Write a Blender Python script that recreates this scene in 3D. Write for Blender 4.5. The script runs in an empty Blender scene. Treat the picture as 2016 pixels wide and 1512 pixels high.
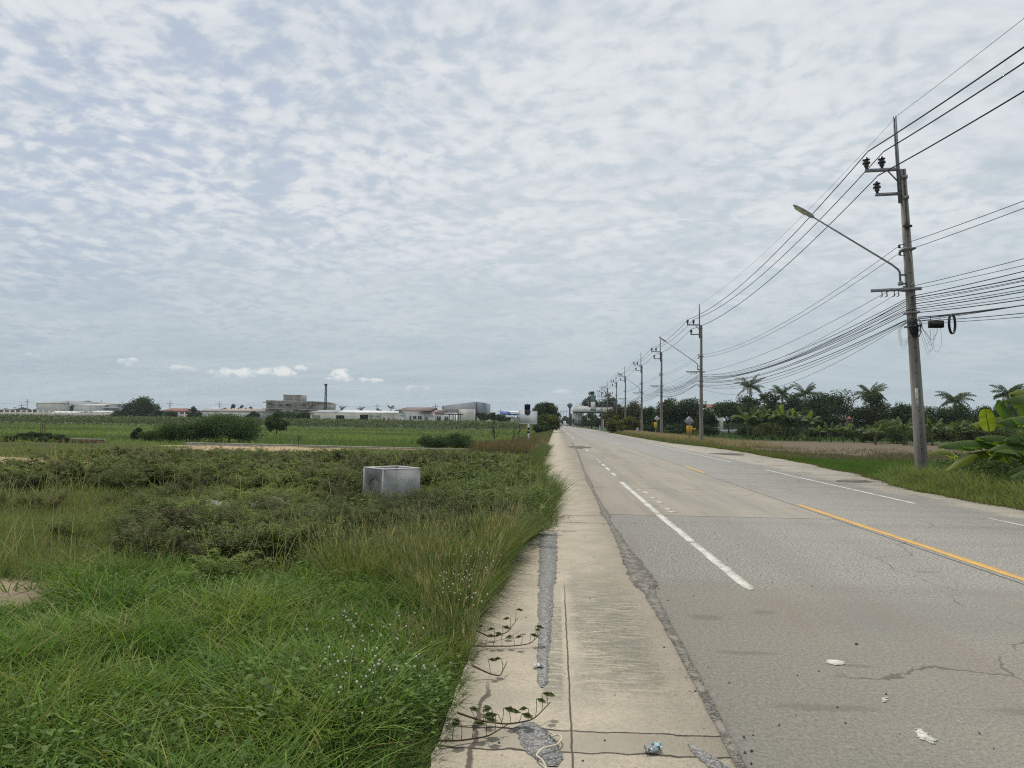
import bpy, math, random
import numpy as np
from mathutils import Vector, Matrix

# ------------------------------------------------------------------ camera
FPX = 1398.0                       # focal length in photo pixels (2016 wide)
YAW, PITCH, ROLL = math.radians(3.59786), math.radians(3.10431), 0.0135
EYE = 1.6
sc = bpy.context.scene
col = sc.collection
cam = bpy.data.cameras.new('camera'); camo = bpy.data.objects.new('camera', cam); col.objects.link(camo)
CM = Matrix.Rotation(YAW, 3, 'Z') @ Matrix.Rotation(math.pi/2+PITCH, 3, 'X') @ Matrix.Rotation(ROLL, 3, 'Z')
M4 = CM.to_4x4(); M4.translation = (0, 0, EYE); camo.matrix_world = M4
cam.sensor_width = 36; cam.lens = 36*FPX/2016; cam.clip_start = .05; cam.clip_end = 8000
sc.camera = camo

# ------------------------------------------------------------------ light
SUN_EL, SUN_AZ = math.radians(63), math.radians(-22)      # azimuth from +Y (ahead), negative = left
sun = bpy.data.lights.new('sun', 'SUN'); suno = bpy.data.objects.new('sun', sun); col.objects.link(suno)
sun.energy = 2.7; sun.angle = math.radians(2.0); sun.color = (1, .95, .87)
sd = Vector((math.sin(SUN_AZ)*math.cos(SUN_EL), math.cos(SUN_AZ)*math.cos(SUN_EL), math.sin(SUN_EL)))
suno.rotation_euler = sd.to_track_quat('Z', 'Y').to_euler()
sc.view_settings.view_transform = 'Standard'; sc.view_settings.look = 'None'
sc.view_settings.exposure = 0.08; sc.view_settings.gamma = 1
sc.cycles.use_denoising = False
sc.cycles.pixel_filter_type = 'BLACKMAN_HARRIS'; sc.cycles.filter_width = 1.15
sc.cycles.max_bounces = 6; sc.cycles.diffuse_bounces = 3; sc.cycles.transmission_bounces = 3
sc.cycles.transparent_max_bounces = 6; sc.cycles.glossy_bounces = 2

# ------------------------------------------------------------------ node helper
class NT:
    def __init__(s, tree): s.t = tree; tree.nodes.clear()
    def n(s, kind, **kw):
        nd = s.t.nodes.new(kind)
        for k, v in kw.items(): setattr(nd, k, v)
        return nd
    def put(s, sock, v):
        if hasattr(v, 'is_output'): s.t.links.new(v, sock)
        elif isinstance(v, (tuple, list)) and sock.type == 'RGBA' and len(v) == 3: sock.default_value = (*v, 1)
        else: sock.default_value = v
    def m(s, op, a, b=0.0, c=0.0, clamp=False):
        nd = s.n('ShaderNodeMath', operation=op, use_clamp=clamp)
        s.put(nd.inputs[0], a); s.put(nd.inputs[1], b); s.put(nd.inputs[2], c); return nd.outputs[0]
    def mix(s, f, a, b, bl='MIX'):
        nd = s.n('ShaderNodeMix', data_type='RGBA', blend_type=bl)
        s.put(nd.inputs[0], f); s.put(nd.inputs[6], a); s.put(nd.inputs[7], b); return nd.outputs[2]
    def xyz(s, v):
        nd = s.n('ShaderNodeSeparateXYZ'); s.put(nd.inputs[0], v); return nd.outputs
    def comb(s, x, y, z):
        nd = s.n('ShaderNodeCombineXYZ'); [s.put(nd.inputs[i], v) for i, v in enumerate((x, y, z))]; return nd.outputs[0]
    def vm(s, op, a, b):
        nd = s.n('ShaderNodeVectorMath', operation=op); s.put(nd.inputs[0], a); s.put(nd.inputs[1], b); return nd.outputs[0]
    def noise(s, v, sc_, det=2.0, rough=.5, dist=0.0):
        nd = s.n('ShaderNodeTexNoise'); s.put(nd.inputs['Vector'], v); nd.inputs['Scale'].default_value = sc_
        nd.inputs['Detail'].default_value = det; nd.inputs['Roughness'].default_value = rough
        nd.inputs['Distortion'].default_value = dist; return nd.outputs['Fac']
    def vor(s, v, sc_, feat='F1', out='Distance'):
        nd = s.n('ShaderNodeTexVoronoi', feature=feat); s.put(nd.inputs['Vector'], v); nd.inputs['Scale'].default_value = sc_
        return nd.outputs[out]
    def sm(s, x, a, b, lo=0.0, hi=1.0):        # smoothstep
        nd = s.n('ShaderNodeMapRange', interpolation_type='SMOOTHSTEP')
        s.put(nd.inputs[0], x); s.put(nd.inputs[1], a); s.put(nd.inputs[2], b); s.put(nd.inputs[3], lo); s.put(nd.inputs[4], hi)
        return nd.outputs[0]
    def pos(s): return s.n('ShaderNodeNewGeometry').outputs['Position']

# ------------------------------------------------------------------ sky with thin altocumulus
world = bpy.data.worlds.new('World'); sc.world = world; world.use_nodes = True
W = NT(world.node_tree)
dirv = W.n('ShaderNodeTexCoord').outputs['Generated']
dx, dy, dz = W.xyz(W.vm('NORMALIZE', dirv, (0, 0, 0)))
sky = W.n('ShaderNodeTexSky', sky_type='NISHITA'); sky.sun_disc = False
sky.sun_elevation = SUN_EL; sky.sun_rotation = SUN_AZ; sky.dust_density = 3.0; sky.air_density = 1.2
zc = W.m('MAXIMUM', dz, 0.0)
zz = W.m('ADD', zc, .17)
u = W.m('DIVIDE', dx, zz); v = W.m('DIVIDE', dy, zz)
# turn the layer so its streaks run as in the photograph
c_, s_ = math.cos(.35), math.sin(.35)
u2 = W.m('SUBTRACT', W.m('MULTIPLY', u, c_), W.m('MULTIPLY', v, s_)); v2 = W.m('ADD', W.m('MULTIPLY', u, s_), W.m('MULTIPLY', v, c_))
P = W.comb(u2, v2, 0.0)
P = W.vm('ADD', P, W.comb(W.m('MULTIPLY', W.noise(P, 2.0, 2.0), .22), W.m('MULTIPLY', W.noise(W.vm('ADD', P, (7, 3, 0)), 2.0, 2.0), .22), 0.0))
puff = W.m('SUBTRACT', W.m('MULTIPLY', W.noise(P, 21.0, 4.0, .55, .1), .75), W.m('MULTIPLY', W.m('SUBTRACT', W.vor(P, 17.0, 'SMOOTH_F1'), .55), .42))   # small puffs
mid = W.noise(W.comb(W.m('MULTIPLY', u2, .8), W.m('MULTIPLY', v2, 1.0), 3.0), 7.0, 4.0, .58, .4)
big = W.noise(W.comb(u2, v2, 9.0), 1.9, 3.0, .5, .3)
strk = W.noise(W.comb(W.m('MULTIPLY', u, .35), v, 5.0), 3.6, 4.0, .6, .5)
left = W.sm(W.m('ADD', W.m('MULTIPLY', dx, -1.0), W.m('ADD', W.m('MULTIPLY', dz, .9), W.m('MULTIPLY', W.m('SUBTRACT', big, .5), .5))), .25, .80)
dens = W.m('ADD', W.m('MULTIPLY', puff, .80), W.m('ADD', W.m('MULTIPLY', mid, .34), W.m('MULTIPLY', big, .26)))
thr = W.m('ADD', W.m('MULTIPLY', left, .085), .42)
cover = W.sm(dens, thr, W.m('ADD', thr, .24))
shade = W.sm(W.m('ADD', W.m('MULTIPLY', mid, .55), W.m('MULTIPLY', puff, .75)), .36, .80)
gapc = W.mix(.85, sky.outputs[0], W.mix(left, (4.95, 5.5, 5.9), (3.75, 4.45, 5.55)))
gap = W.mix(W.sm(dz, .02, .26, .9, 0.0), gapc, (3.55, 4.3, 4.75))
lit = W.mix(shade, W.mix(left, (5.45, 5.9, 6.2), (4.9, 5.35, 5.9)), (6.6, 6.85, 7.1))
glow = W.sm(W.m('ADD', dz, W.m('MULTIPLY', big, .38)), .15, .46)
low = W.mix(strk, (3.75, 4.55, 4.95), (4.7, 5.4, 5.75))
lit = W.mix(glow, low, lit)
fade = W.sm(dz, .03, .3, .35, 1.0)
skyc = W.mix(W.m('MULTIPLY', W.m('ADD', W.m('MULTIPLY', cover, .82), .16), fade), gap, lit)
skyc = W.mix(W.m('MULTIPLY', W.sm(strk, .42, .68), W.sm(dz, .36, .10, 0.0, .40)), skyc, (4.85, 5.5, 5.8))
skyc = W.mix(W.m('MULTIPLY', W.sm(strk, .5, .32), .22), skyc, (3.7, 4.4, 5.05))
blot = W.noise(W.comb(W.m('MULTIPLY', u, .8), W.m('MULTIPLY', v, 1.1), 15.0), 4.2, 5.0, .6, .5)
skyc = W.mix(W.m('MULTIPLY', W.sm(blot, .52, .36), W.m('MULTIPLY', W.sm(dz, .04, .14), W.sm(dz, .46, .26, 0.0, .55))), skyc, (4.15, 4.85, 5.4))
# far low cumulus near the horizon
az = W.m('ARCTAN2', dx, dy)
cn = W.noise(W.comb(W.m('MULTIPLY', az, 60.0), W.m('MULTIPLY', dz, 95.0), 2.0), 1.0, 5.0, .6)
for (a0, e0, wa, we, st) in ((-.435, .0545, .050, .016, .85), (-.385, .0560, .045, .018, .9), (-.300, .0535, .022, .021, 1.0), (-.262, .0525, .026, .009, .8),
                         (-.352, .066, .013, .010, .9), (-.5589, .0665, .018, .010, .75), (-.498, .060, .03, .009, .6), (-.196, .044, .024, .010, .55), (-.66, .068, .018, .007, .35), (.005, .0405, .03, .008, .35)):
    ex = W.m('DIVIDE', W.m('SUBTRACT', az, a0), wa)
    ez0 = W.m('SUBTRACT', dz, e0)
    ez = W.m('DIVIDE', W.m('MAXIMUM', ez0, W.m('MULTIPLY', ez0, -2.2)), we)
    body = W.m('SUBTRACT', W.m('ADD', W.m('SUBTRACT', 1.0, W.m('ADD', W.m('MULTIPLY', ex, ex), W.m('MULTIPLY', ez, ez))), W.m('MULTIPLY', cn, 2.0)), 1.25)
    k = W.m('MULTIPLY', W.sm(body, .0, .5), st)
    ccol = W.mix(W.sm(W.m('ADD', ez0, W.m('MULTIPLY', W.m('SUBTRACT', cn, .5), .03)), -.002, .009), (4.1, 4.8, 5.3), (6.9, 7.1, 7.0))
    skyc = W.mix(k, skyc, ccol)
skyc = W.mix(W.sm(dz, .0, -.02), skyc, (1.6, 1.7, 1.3))
bg = W.n('ShaderNodeBackground'); W.put(bg.inputs[0], skyc); bg.inputs[1].default_value = .11
wo = W.n('ShaderNodeOutputWorld'); W.t.links.new(bg.outputs[0], wo.inputs[0])

# ------------------------------------------------------------------ materials
def newmat(name):
    m = bpy.data.materials.new(name); m.use_nodes = True; return m, NT(m.node_tree)
def finish(N, colr, rough=.85, spec=.3, bump=None, bstr=.3, bdist=.02, metal=0.0, transl=0.0, tcol=None):
    p = N.n('ShaderNodeBsdfPrincipled'); N.put(p.inputs['Base Color'], colr); N.put(p.inputs['Roughness'], rough)
    p.inputs['Specular IOR Level'].default_value = spec; p.inputs['Metallic'].default_value = metal
    if bump is not None:
        b = N.n('ShaderNodeBump'); N.put(b.inputs['Height'], bump); b.inputs['Strength'].default_value = bstr; b.inputs['Distance'].default_value = bdist
        N.t.links.new(b.outputs[0], p.inputs['Normal'])
    o = N.n('ShaderNodeOutputMaterial')
    if transl > 0:
        tr = N.n('ShaderNodeBsdfTranslucent'); N.put(tr.inputs[0], tcol if tcol is not None else colr)
        mx = N.n('ShaderNodeMixShader'); mx.inputs[0].default_value = transl
        N.t.links.new(p.outputs[0], mx.inputs[1]); N.t.links.new(tr.outputs[0], mx.inputs[2]); N.t.links.new(mx.outputs[0], o.inputs[0])
    else: N.t.links.new(p.outputs[0], o.inputs[0])
MC = {}
def plain(name, c, c2=None, scale=6.0, rough=.8, spec=.3, metal=0.0, bump=0.0, transl=0.0, streak=False):
    if name in MC: return MC[name]
    m, N = newmat(name)
    c2 = c2 or tuple(x*.72 for x in c)
    p = N.pos()
    if streak: p = N.vm('MULTIPLY', p, (1, 1, .12))
    f = N.noise(p, scale, 5.0, .6)
    cc = N.mix(N.sm(f, .35, .65), c2, c)
    f2 = N.noise(N.pos(), scale*9, 2.0)
    cc = N.mix(N.m('MULTIPLY', N.sm(f2, .4, .7), .25), cc, c2)
    finish(N, cc, rough, spec, f2 if bump else None, bump, .01, metal, transl)
    MC[name] = m; return m
def attrmat(name, rough=.6, spec=.35, transl=.3, gain=1.0, tg=(1.25, 1.35, .7)):
    m, N = newmat(name)
    a = N.n('ShaderNodeAttribute'); a.attribute_name = 'col'
    c = N.mix(1.0, a.outputs['Color'], (gain, gain, gain), 'MULTIPLY')
    t = N.mix(1.0, a.outputs['Color'], tuple(x*gain for x in tg), 'MULTIPLY')
    finish(N, c, rough, spec, transl=transl, tcol=t); return m
M_grass = attrmat('grass_blades', .6, .14, .34)
M_leaf = attrmat('leaves', .65, .12, .3)
M_dleaf = attrmat('dense_leaves', .75, .08, .16)
M_dry = attrmat('dry_stems', .8, .15, .15, tg=(1, 1, .9))
M_bark = plain('bark', (.11, .085, .06), (.05, .04, .03), 14, .9, bump=.4)
M_conc = plain('raw_concrete', (.34, .335, .31), (.20, .195, .175), 3, .9, bump=.2)
M_pole = plain('pole_concrete', (.33, .305, .27), (.20, .185, .165), 5, .9, bump=.25, streak=True)
M_box = plain('precast_concrete', (.36, .36, .35), (.25, .25, .245), 4, .85, bump=.2)
M_steel = plain('galvanised_steel', (.30, .31, .32), (.2, .2, .21), 8, .5, .5, .6)
M_insul = plain('brown_porcelain', (.035, .035, .04), (.02, .02, .025), 8, .25, .5)
M_cable = plain('black_cable', (.014, .014, .016), None, 8, .55, .4)
M_thin = plain('grey_wire', (.06, .06, .06), None, 8, .5, .4)
M_black = plain('black_plastic', (.015, .015, .017), None, 8, .5)
M_white = plain('white_paint', (.72, .73, .72), (.58, .58, .56), 2, .6)
M_glass = plain('dark_glass', (.02, .025, .03), None, 4, .1, .6)
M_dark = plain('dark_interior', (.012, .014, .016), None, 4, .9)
M_yel = plain('yellow_paint', (.72, .42, .03), (.55, .32, .03), 3, .6)
M_lamp = plain('lamp_diffuser', (.62, .60, .36), None, 3, .35, .5)
M_lhead = plain('lamp_housing', (.42, .45, .45), None, 3, .5, .5, .3)

# ------------------------------------------------------------------ mesh helper
class MB:
    def __init__(s): s.v = []; s.f4 = []; s.f3 = []; s.c = []; s.n = 0
    def add(s, V, F4=None, F3=None, C=None):
        V = np.asarray(V, np.float32).reshape(-1, 3)
        if F4 is not None and len(F4): s.f4.append(np.asarray(F4, np.int64).reshape(-1, 4)+s.n)
        if F3 is not None and len(F3): s.f3.append(np.asarray(F3, np.int64).reshape(-1, 3)+s.n)
        s.v.append(V)
        if C is None: C = np.full((len(V), 3), .5, np.float32)
        C = np.asarray(C, np.float32)
        if C.ndim == 1: C = np.tile(C, (len(V), 1))
        s.c.append(C); s.n += len(V); return s
    def box(s, a, b, rz=0.0, C=None):
        x0, y0, z0 = a; x1, y1, z1 = b
        V = np.array([(x0,y0,z0),(x1,y0,z0),(x1,y1,z0),(x0,y1,z0),(x0,y0,z1),(x1,y0,z1),(x1,y1,z1),(x0,y1,z1)], float)
        if rz:
            cx, cy = (x0+x1)/2, (y0+y1)/2; c, q = math.cos(rz), math.sin(rz)
            X = V[:, 0]-cx; Y = V[:, 1]-cy; V[:, 0] = cx+c*X-q*Y; V[:, 1] = cy+q*X+c*Y
        return s.add(V, [(0,3,2,1),(4,5,6,7),(0,1,5,4),(1,2,6,5),(2,3,7,6),(3,0,4,7)], C=C)
    def tube(s, pts, rad, n=8, C=None, cap=True):
        pts = np.asarray(pts, float); m = len(pts)
        rad = np.broadcast_to(np.asarray(rad, float), (m,))
        T = np.gradient(pts, axis=0); T /= np.linalg.norm(T, axis=1)[:, None]+1e-9
        ref = np.array([0, 0, 1.]) if abs(T[:, 2]).max() < .95 else np.array([1., 0.02, 0])
        if abs(T[:, 2]).max() >= .95 and abs(T[:, 0]).max() >= .95: ref = np.array([0.1, 1., 0.1])
        A = np.cross(T, ref); A /= np.linalg.norm(A, axis=1)[:, None]+1e-9; B = np.cross(T, A)
        th = np.arange(n)*2*math.pi/n
        V = pts[:, None]+rad[:, None, None]*(np.cos(th)[None, :, None]*A[:, None]+np.sin(th)[None, :, None]*B[:, None])
        i = np.arange(m-1)[:, None]*n; j = np.arange(n)[None]; k = (j+1) % n
        F = np.stack([i+j, i+n+j, i+n+k, i+k], -1).reshape(-1, 4)
        V = V.reshape(-1, 3); F3 = []
        if cap:
            V = np.vstack([V, pts[:1], pts[-1:]]); c0 = m*n
            for q in range(n):
                F3.append((c0, q, (q+1) % n)); F3.append((c0+1, (m-1)*n+(q+1) % n, (m-1)*n+q))
        return s.add(V, F, F3, C)
    def cyl(s, p0, p1, r0, r1=None, n=10, C=None): return s.tube([p0, p1], [r0, r0 if r1 is None else r1], n, C)
    def prism(s, poly, axis, t0, t1):          # poly in 2D, extruded along axis ('x': poly=(y,z); 'y': poly=(x,z); 'z': poly=(x,y))
        n = len(poly); V = []
        for t in (t0, t1):
            for a, b in poly: V.append({'x': (t, a, b), 'y': (a, t, b), 'z': (a, b, t)}[axis])
        F = [(i, (i+1) % n, n+(i+1) % n, n+i) for i in range(n)]
        F3 = []
        if n == 4: F += [(3, 2, 1, 0), (4, 5, 6, 7)]
        else:
            c = np.array(V).reshape(2, n, 3).mean(1); V += [tuple(c[0]), tuple(c[1])]
            for i in range(n): F3 += [(2*n, (i+1) % n, i), (2*n+1, n+i, n+(i+1) % n)]
        return s.add(V, F, F3)
    def build(s, name, mat, parent=None, smooth=False, origin=None):
        me = bpy.data.meshes.new(name)
        V = np.concatenate(s.v); f4 = np.concatenate(s.f4) if s.f4 else np.zeros((0, 4), int); f3 = np.concatenate(s.f3) if s.f3 else np.zeros((0, 3), int)
        if origin is not None: V = V-np.asarray(origin, np.float32)
        me.vertices.add(len(V)); me.vertices.foreach_set('co', V.astype(np.float32).ravel())
        nl = f4.size+f3.size; npoly = len(f4)+len(f3)
        me.loops.add(nl); me.polygons.add(npoly)
        me.loops.foreach_set('vertex_index', np.concatenate([f4.ravel(), f3.ravel()]).astype(np.int32))
        ls = np.concatenate([np.arange(len(f4))*4, f4.size+np.arange(len(f3))*3]).astype(np.int32)
        me.polygons.foreach_set('loop_start', ls)
        if smooth: me.polygons.foreach_set('use_smooth', np.ones(npoly, bool))
        C = np.concatenate(s.c); C4 = np.concatenate([C, np.ones((len(C), 1), np.float32)], 1)
        at = me.color_attributes.new('col', 'FLOAT_COLOR', 'POINT'); at.data.foreach_set('color', C4.astype(np.float32).ravel())
        me.update(calc_edges=True); me.materials.append(mat)
        o = bpy.data.objects.new(name, me); col.objects.link(o)
        if origin is not None and parent is None: o.location = origin
        if parent is not None: o.parent = parent
        return o
def tag(o, label=None, cat=None, group=None, kind=None):
    if label: o['label'] = label
    if cat: o['category'] = cat
    if group: o['group'] = group
    if kind: o['kind'] = kind
    return o
def thing(name, loc, label, cat, group=None, rz=0.0):
    o = bpy.data.objects.new(name, None); col.objects.link(o); o.location = loc; o.rotation_euler.z = rz; o.empty_display_size = .3
    return tag(o, label, cat, group)
def copy_tree(o, loc=None, rz=None, scale=None, label=None, parent=None):
    c = o.copy(); col.objects.link(c)
    if parent is not None: c.parent = parent
    if loc is not None: c.location = loc
    if rz is not None: c.rotation_euler.z = rz
    if scale is not None: c.scale = (scale,)*3 if not isinstance(scale, tuple) else scale
    if label: c['label'] = label
    for ch in list(o.children): copy_tree(ch, parent=c)
    return c

def ray(px, py): return CM @ Vector(((px-1008)/FPX, -(py-756)/FPX, -1.0))
def atD(px, py, D):                 # point seen at photo pixel, D metres down the road
    d = ray(px, py); t = D/d.y; return Vector((d.x*t, D, EYE+d.z*t))
def G(px, py, z=0.0):
    d = ray(px, py); t = (z-EYE)/d.z; return Vector((d.x*t, d.y*t, z))
rng = np.random.default_rng(7)
def vn(x, y, s, seed=0):             # value noise 0..1
    x = np.asarray(x, float)*s+seed*17.3; y = np.asarray(y, float)*s+seed*9.1
    xi = np.floor(x).astype(np.int64); yi = np.floor(y).astype(np.int64); fx = x-xi; fy = y-yi
    fx = fx*fx*(3-2*fx); fy = fy*fy*(3-2*fy)
    def h(a, b):
        n = (a*374761393+b*668265263+seed*982451653) & 0x7fffffff
        n = ((n ^ (n >> 13))*1274126177) & 0x7fffffff
        return ((n ^ (n >> 16)) & 0xffff)/65535.0
    return (h(xi, yi)*(1-fx)+h(xi+1, yi)*fx)*(1-fy)+(h(xi, yi+1)*(1-fx)+h(xi+1, yi+1)*fx)*fy
def fbm(x, y, s, seed=0, o=3):
    r = 0; a = .5; t = 0
    for i in range(o): r = r+a*vn(x, y, s*2**i, seed+i); t += a; a *= .5
    return r/t
def ss(x, a, b):
    t = np.clip((np.asarray(x, float)-a)/(b-a), 0, 1); return t*t*(3-2*t)

# ------------------------------------------------------------------ road geometry (all along +Y)
XL = -.60
def left_edge(y): return XL+.07*(vn(y, 0*y, 1.6, 3)-.5)*2+.05*(vn(y, 0*y, 6, 4)-.5)+np.where((y > 24) & (y < 34), -.25*vn(y, 0*y, .7, 5), 0)
def right_edge(y):
    b = np.interp(y, [0, 12, 19, 25, 34, 42, 52, 62, 80, 110, 600], [9.3, 9.3, 9.15, 10.2, 10.9, 11.4, 11.2, 10.0, 9.8, 9.9, 9.7])
    return b+.22*(fbm(y, 0*y, .7, 8)-.5)*2+.12*(vn(y, 0*y, 4, 9)-.5)
def zground(x, y):
    x = np.asarray(x, float); y = np.asarray(y, float)
    z = np.full(np.broadcast(x, y).shape, -.06)
    bump = (fbm(x, y, .45, 21)-.5)*.16
    lw = ss(-x, .9, 2.6)
    z = z+lw*(bump+.03)
    fld = ss(y, 42.2, 43.2)*ss(-x, 3.3, 4.2)+ss(y, 44, 60)*ss(-x, 1.2, 4.2)*(1-ss(-x, 3.3, 4.2)) 
    z = z-np.clip(fld, 0, 1)*.46
    rw = ss(x, 10.0, 15.0)*ss(y, 10, 16)
    z = z-rw*.22+ss(x, 9.6, 12)*bump*.6
    return z
gx = np.concatenate([[-2500,-1200,-600,-400,-300,-240,-200,-160,-130,-110,-90,-75,-65,-56,-50,-45], np.arange(-41,-8,.8), np.arange(-8,-1,.3), [-.9,-.65,-.5,.5,2,4,6,8,8.8,9.3,9.8], np.arange(10.2,30,.5), np.arange(31,60,1.5), [64,70,78,90,105,125,150,180,220,280,360,500,800,1500,2500]])
gy = np.concatenate([[-60,-30,-12,-5,-1,1,2], np.arange(2.5,14,.3), np.arange(14.3,46,.5), np.arange(46.5,110,1.5), [112,118,125,135,145,160,175,190,205,225,250,280,320,380,450,550,700,900,1300,2000,4000]])
X, Y = np.meshgrid(gx, gy); Z = zground(X, Y)
nx, ny = len(gx), len(gy)
SOIL = np.array((.075, .075, .035)); SAND = np.array((.42, .31, .19)); FIELD = np.array((.08, .12, .04)); PLOT = np.array((.145, .115, .082))
C = np.tile(SOIL, (ny, nx, 1))
def blend(mask, c):
    global C
    C = C*(1-mask[..., None])+np.array(c)*mask[..., None]
def inpoly_soft(X, Y, cx, cy, rx, ry, wob=.5, seed=0):
    d = ((X-cx)/rx)**2+((Y-cy)/ry)**2+(fbm(X, Y, .8/max(min(rx, ry), .4)**.5, seed)-.5)*2*wob
    return 1-ss(d, .75, 1.15)
SANDS = [(-17.5, 22.3, 4.6, 2.3, 31), (-24, 24, 6, 3.2, 32), (-5.75, 6.15, 1.45, .75, 33), (-20.5, 40.5, 3.0, 2.2, 34), (-15.5, 37.5, 4.5, 3.6, 35), (-10.5, 40.6, 3.6, 1.1, 36), (-1.25, 3.25, .5, .16, 38), (-13.0, 21.3, 3, .5, 39)]
SANDS = SANDS
sandm = lambda X, Y: np.clip(sum(inpoly_soft(X, Y, a, b, c, d, .5, s) for a, b, c, d, s in SANDS), 0, 1)
blend(ss(Y, 43, 45)*(X < 0), FIELD)
blend(sandm(X, Y), SAND); blend(ss(8.5-Y, 0, 1)*sandm(X, Y), (.27, .215, .15))
plot = ss(X, 14.5, 17)*ss(Y, 36, 44)*(1-ss(Y, 86, 92)); blend(plot, PLOT)
blend(ss(X, 9, 11)*(1-ss(X, 15, 18))*ss(Y, 36, 50)*(1-ss(Y, 110, 130)), (.16, .12, .065))
blend(ss(X, 11, 12)*ss(Y, 92, 98), (.055, .095, .03))
mg, N = newmat('earth')
a = N.n('ShaderNodeAttribute'); a.attribute_name = 'col'
p = N.pos(); n1 = N.noise(p, 1.3, 6.0, .65); n2 = N.noise(p, 26.0, 3.0, .6)
cc = N.mix(N.sm(n1, .35, .7, .0, .55), a.outputs['Color'], N.mix(1.0, a.outputs['Color'], (.62, .66, .58), 'MULTIPLY'))
cc = N.mix(N.sm(n2, .45, .7, 0, .4), cc, N.mix(1.0, a.outputs['Color'], (.6, .58, .55), 'MULTIPLY'))
finish(N, cc, .95, .1, N.m('ADD', n1, N.m('MULTIPLY', n2, .4)), .5, .05)
i = np.arange(ny-1)[:, None]*nx+np.arange(nx-1)[None]
F = np.stack([i, i+1, i+nx+1, i+nx], -1).reshape(-1, 4)
tag(MB().add(np.stack([X, Y, Z], -1), F, C=C.reshape(-1, 3)).build('ground', mg, smooth=True), kind='structure')

def strip(name, xa, xb, ys, z, mat, side=.12, kind='structure', nx=2):
    """sheet between xa(y) and xb(y), with a small vertical skirt"""
    ys = np.asarray(ys, float); A = xa(ys)+0*ys; B = xb(ys)+0*ys; m = len(ys)
    V = np.concatenate([np.stack([A, ys, 0*ys+z-side], -1), np.stack([A, ys, 0*ys+z], -1), np.stack([B, ys, 0*ys+z], -1), np.stack([B, ys, 0*ys+z-side], -1)])
    i = np.arange(m-1); F = []
    for k in range(3): F.append(np.stack([k*m+i, (k+1)*m+i, (k+1)*m+i+1, k*m+i+1], -1)[:, ::-1])
    o = MB().add(V, np.concatenate(F)).build(name, mat); return tag(o, kind=kind)
yroad = np.concatenate([np.arange(-6, 40, .12), np.arange(40, 120, .6), np.arange(120, 620, 8)])

# road material: concrete slabs, worn aggregate, cracks and joints (all by position on the road)
mr, N = newmat('road_surface')
p = N.pos(); x_, y_, _ = N.xyz(p)
w1 = N.m('MULTIPLY', N.m('SUBTRACT', N.noise(p, .9, 3.0), .5), 1.0); w2 = N.m('MULTIPLY', N.m('SUBTRACT', N.noise(p, 5.0, 3.0), .5), .5)
wob = N.m('ADD', w1, w2)
yj = N.m('ADD', y_, N.m('MULTIPLY', x_, -.0))
ag_near = N.m('MULTIPLY', N.sm(N.m('ADD', y_, N.m('MULTIPLY', wob, 2.2)), 6.4, 8.3), N.m('LESS_THAN', y_, 12.75))
aggr = N.m('MAXIMUM', ag_near, N.m('GREATER_THAN', x_, 4.86))
far_ag = N.sm(N.m('ADD', y_, N.m('MULTIPLY', w1, 30.0)), 48, 75, 0.0, .55)
aggr = N.m('MAXIMUM', aggr, far_ag)
sp1 = N.noise(p, 75.0, 2.0, .7); sp2 = N.noise(p, 34.0, 2.0, .65); sp3 = N.noise(p, 9.0, 3.0, .6)
sp = N.m('ADD', N.m('MULTIPLY', sp1, .6), N.m('MULTIPLY', sp2, .4))
agc = N.mix(N.sm(sp, .38, .62), (.098, .092, .079), (.44, .425, .375))
agc = N.mix(N.sm(sp3, .35, .7, 0, .35), agc, (.19, .185, .172))
stre = N.noise(N.vm('MULTIPLY', p, (1.3, .11, 1)), 1.4, 4.0, .6)
smc = N.mix(N.sm(stre, .35, .68), (.385, .345, .275), (.30, .275, .23))
smc = N.mix(N.sm(sp, .36, .66, .36, 0), smc, (.15, .135, .11))
nearg = N.mix(N.sm(N.noise(p, .35, 3.0), .4, .6), (.285, .262, .215), (.25, .24, .208))
nearc = N.mix(N.sm(sp, .36, .60, .62, 0.0), nearg, (.115, .106, .088))
nearc = N.mix(N.sm(sp2, .6, .75, 0, .35), nearc, (.42, .39, .33))
near_f = N.sm(N.m('ADD', y_, N.m('MULTIPLY', wob, 1.5)), 7.2, 8.4)
smc = N.mix(near_f, nearc, smc)
# wheel track greyer on the left lane further right
smc = N.mix(N.m('MULTIPLY', N.sm(N.m('ADD', x_, N.m('MULTIPLY', w1, 1.6)), 2.1, 3.4, 0, .45), N.sm(y_, 3, 9, 1.0, .35)), smc, N.mix(N.sm(sp, .38, .64), (.14, .138, .127), (.315, .305, .28)))
agc = N.mix(N.sm(y_, 18, 55, 0, .85), agc, (.262, .256, .238))
rc = N.mix(aggr, smc, agc)
trk = N.m('MAXIMUM', N.sm(N.m('ABSOLUTE', N.m('SUBTRACT', N.m('ADD', x_, N.m('MULTIPLY', w1, .3)), 2.75)), .42, .1), N.sm(N.m('ABSOLUTE', N.m('SUBTRACT', N.m('ADD', x_, N.m('MULTIPLY', w1, .3)), 4.15)), .42, .1))
rc = N.mix(N.m('MULTIPLY', trk, N.sm(N.noise(N.vm('MULTIPLY', p, (2.0, .3, 1)), 1.6, 4.0, .65), .3, .65, .08, .34)), rc, (.205, .192, .165))
grit = N.sm(N.noise(p, 16.0, 5.0, .75), .56, .72, 0, .38); rc = N.mix(grit, rc, (.15, .14, .118))
lt = N.sm(N.noise(N.vm('ADD', p, (9, 4, 0)), 11.0, 5.0, .75), .58, .74, 0, .30); rc = N.mix(lt, rc, (.43, .405, .35))
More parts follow.
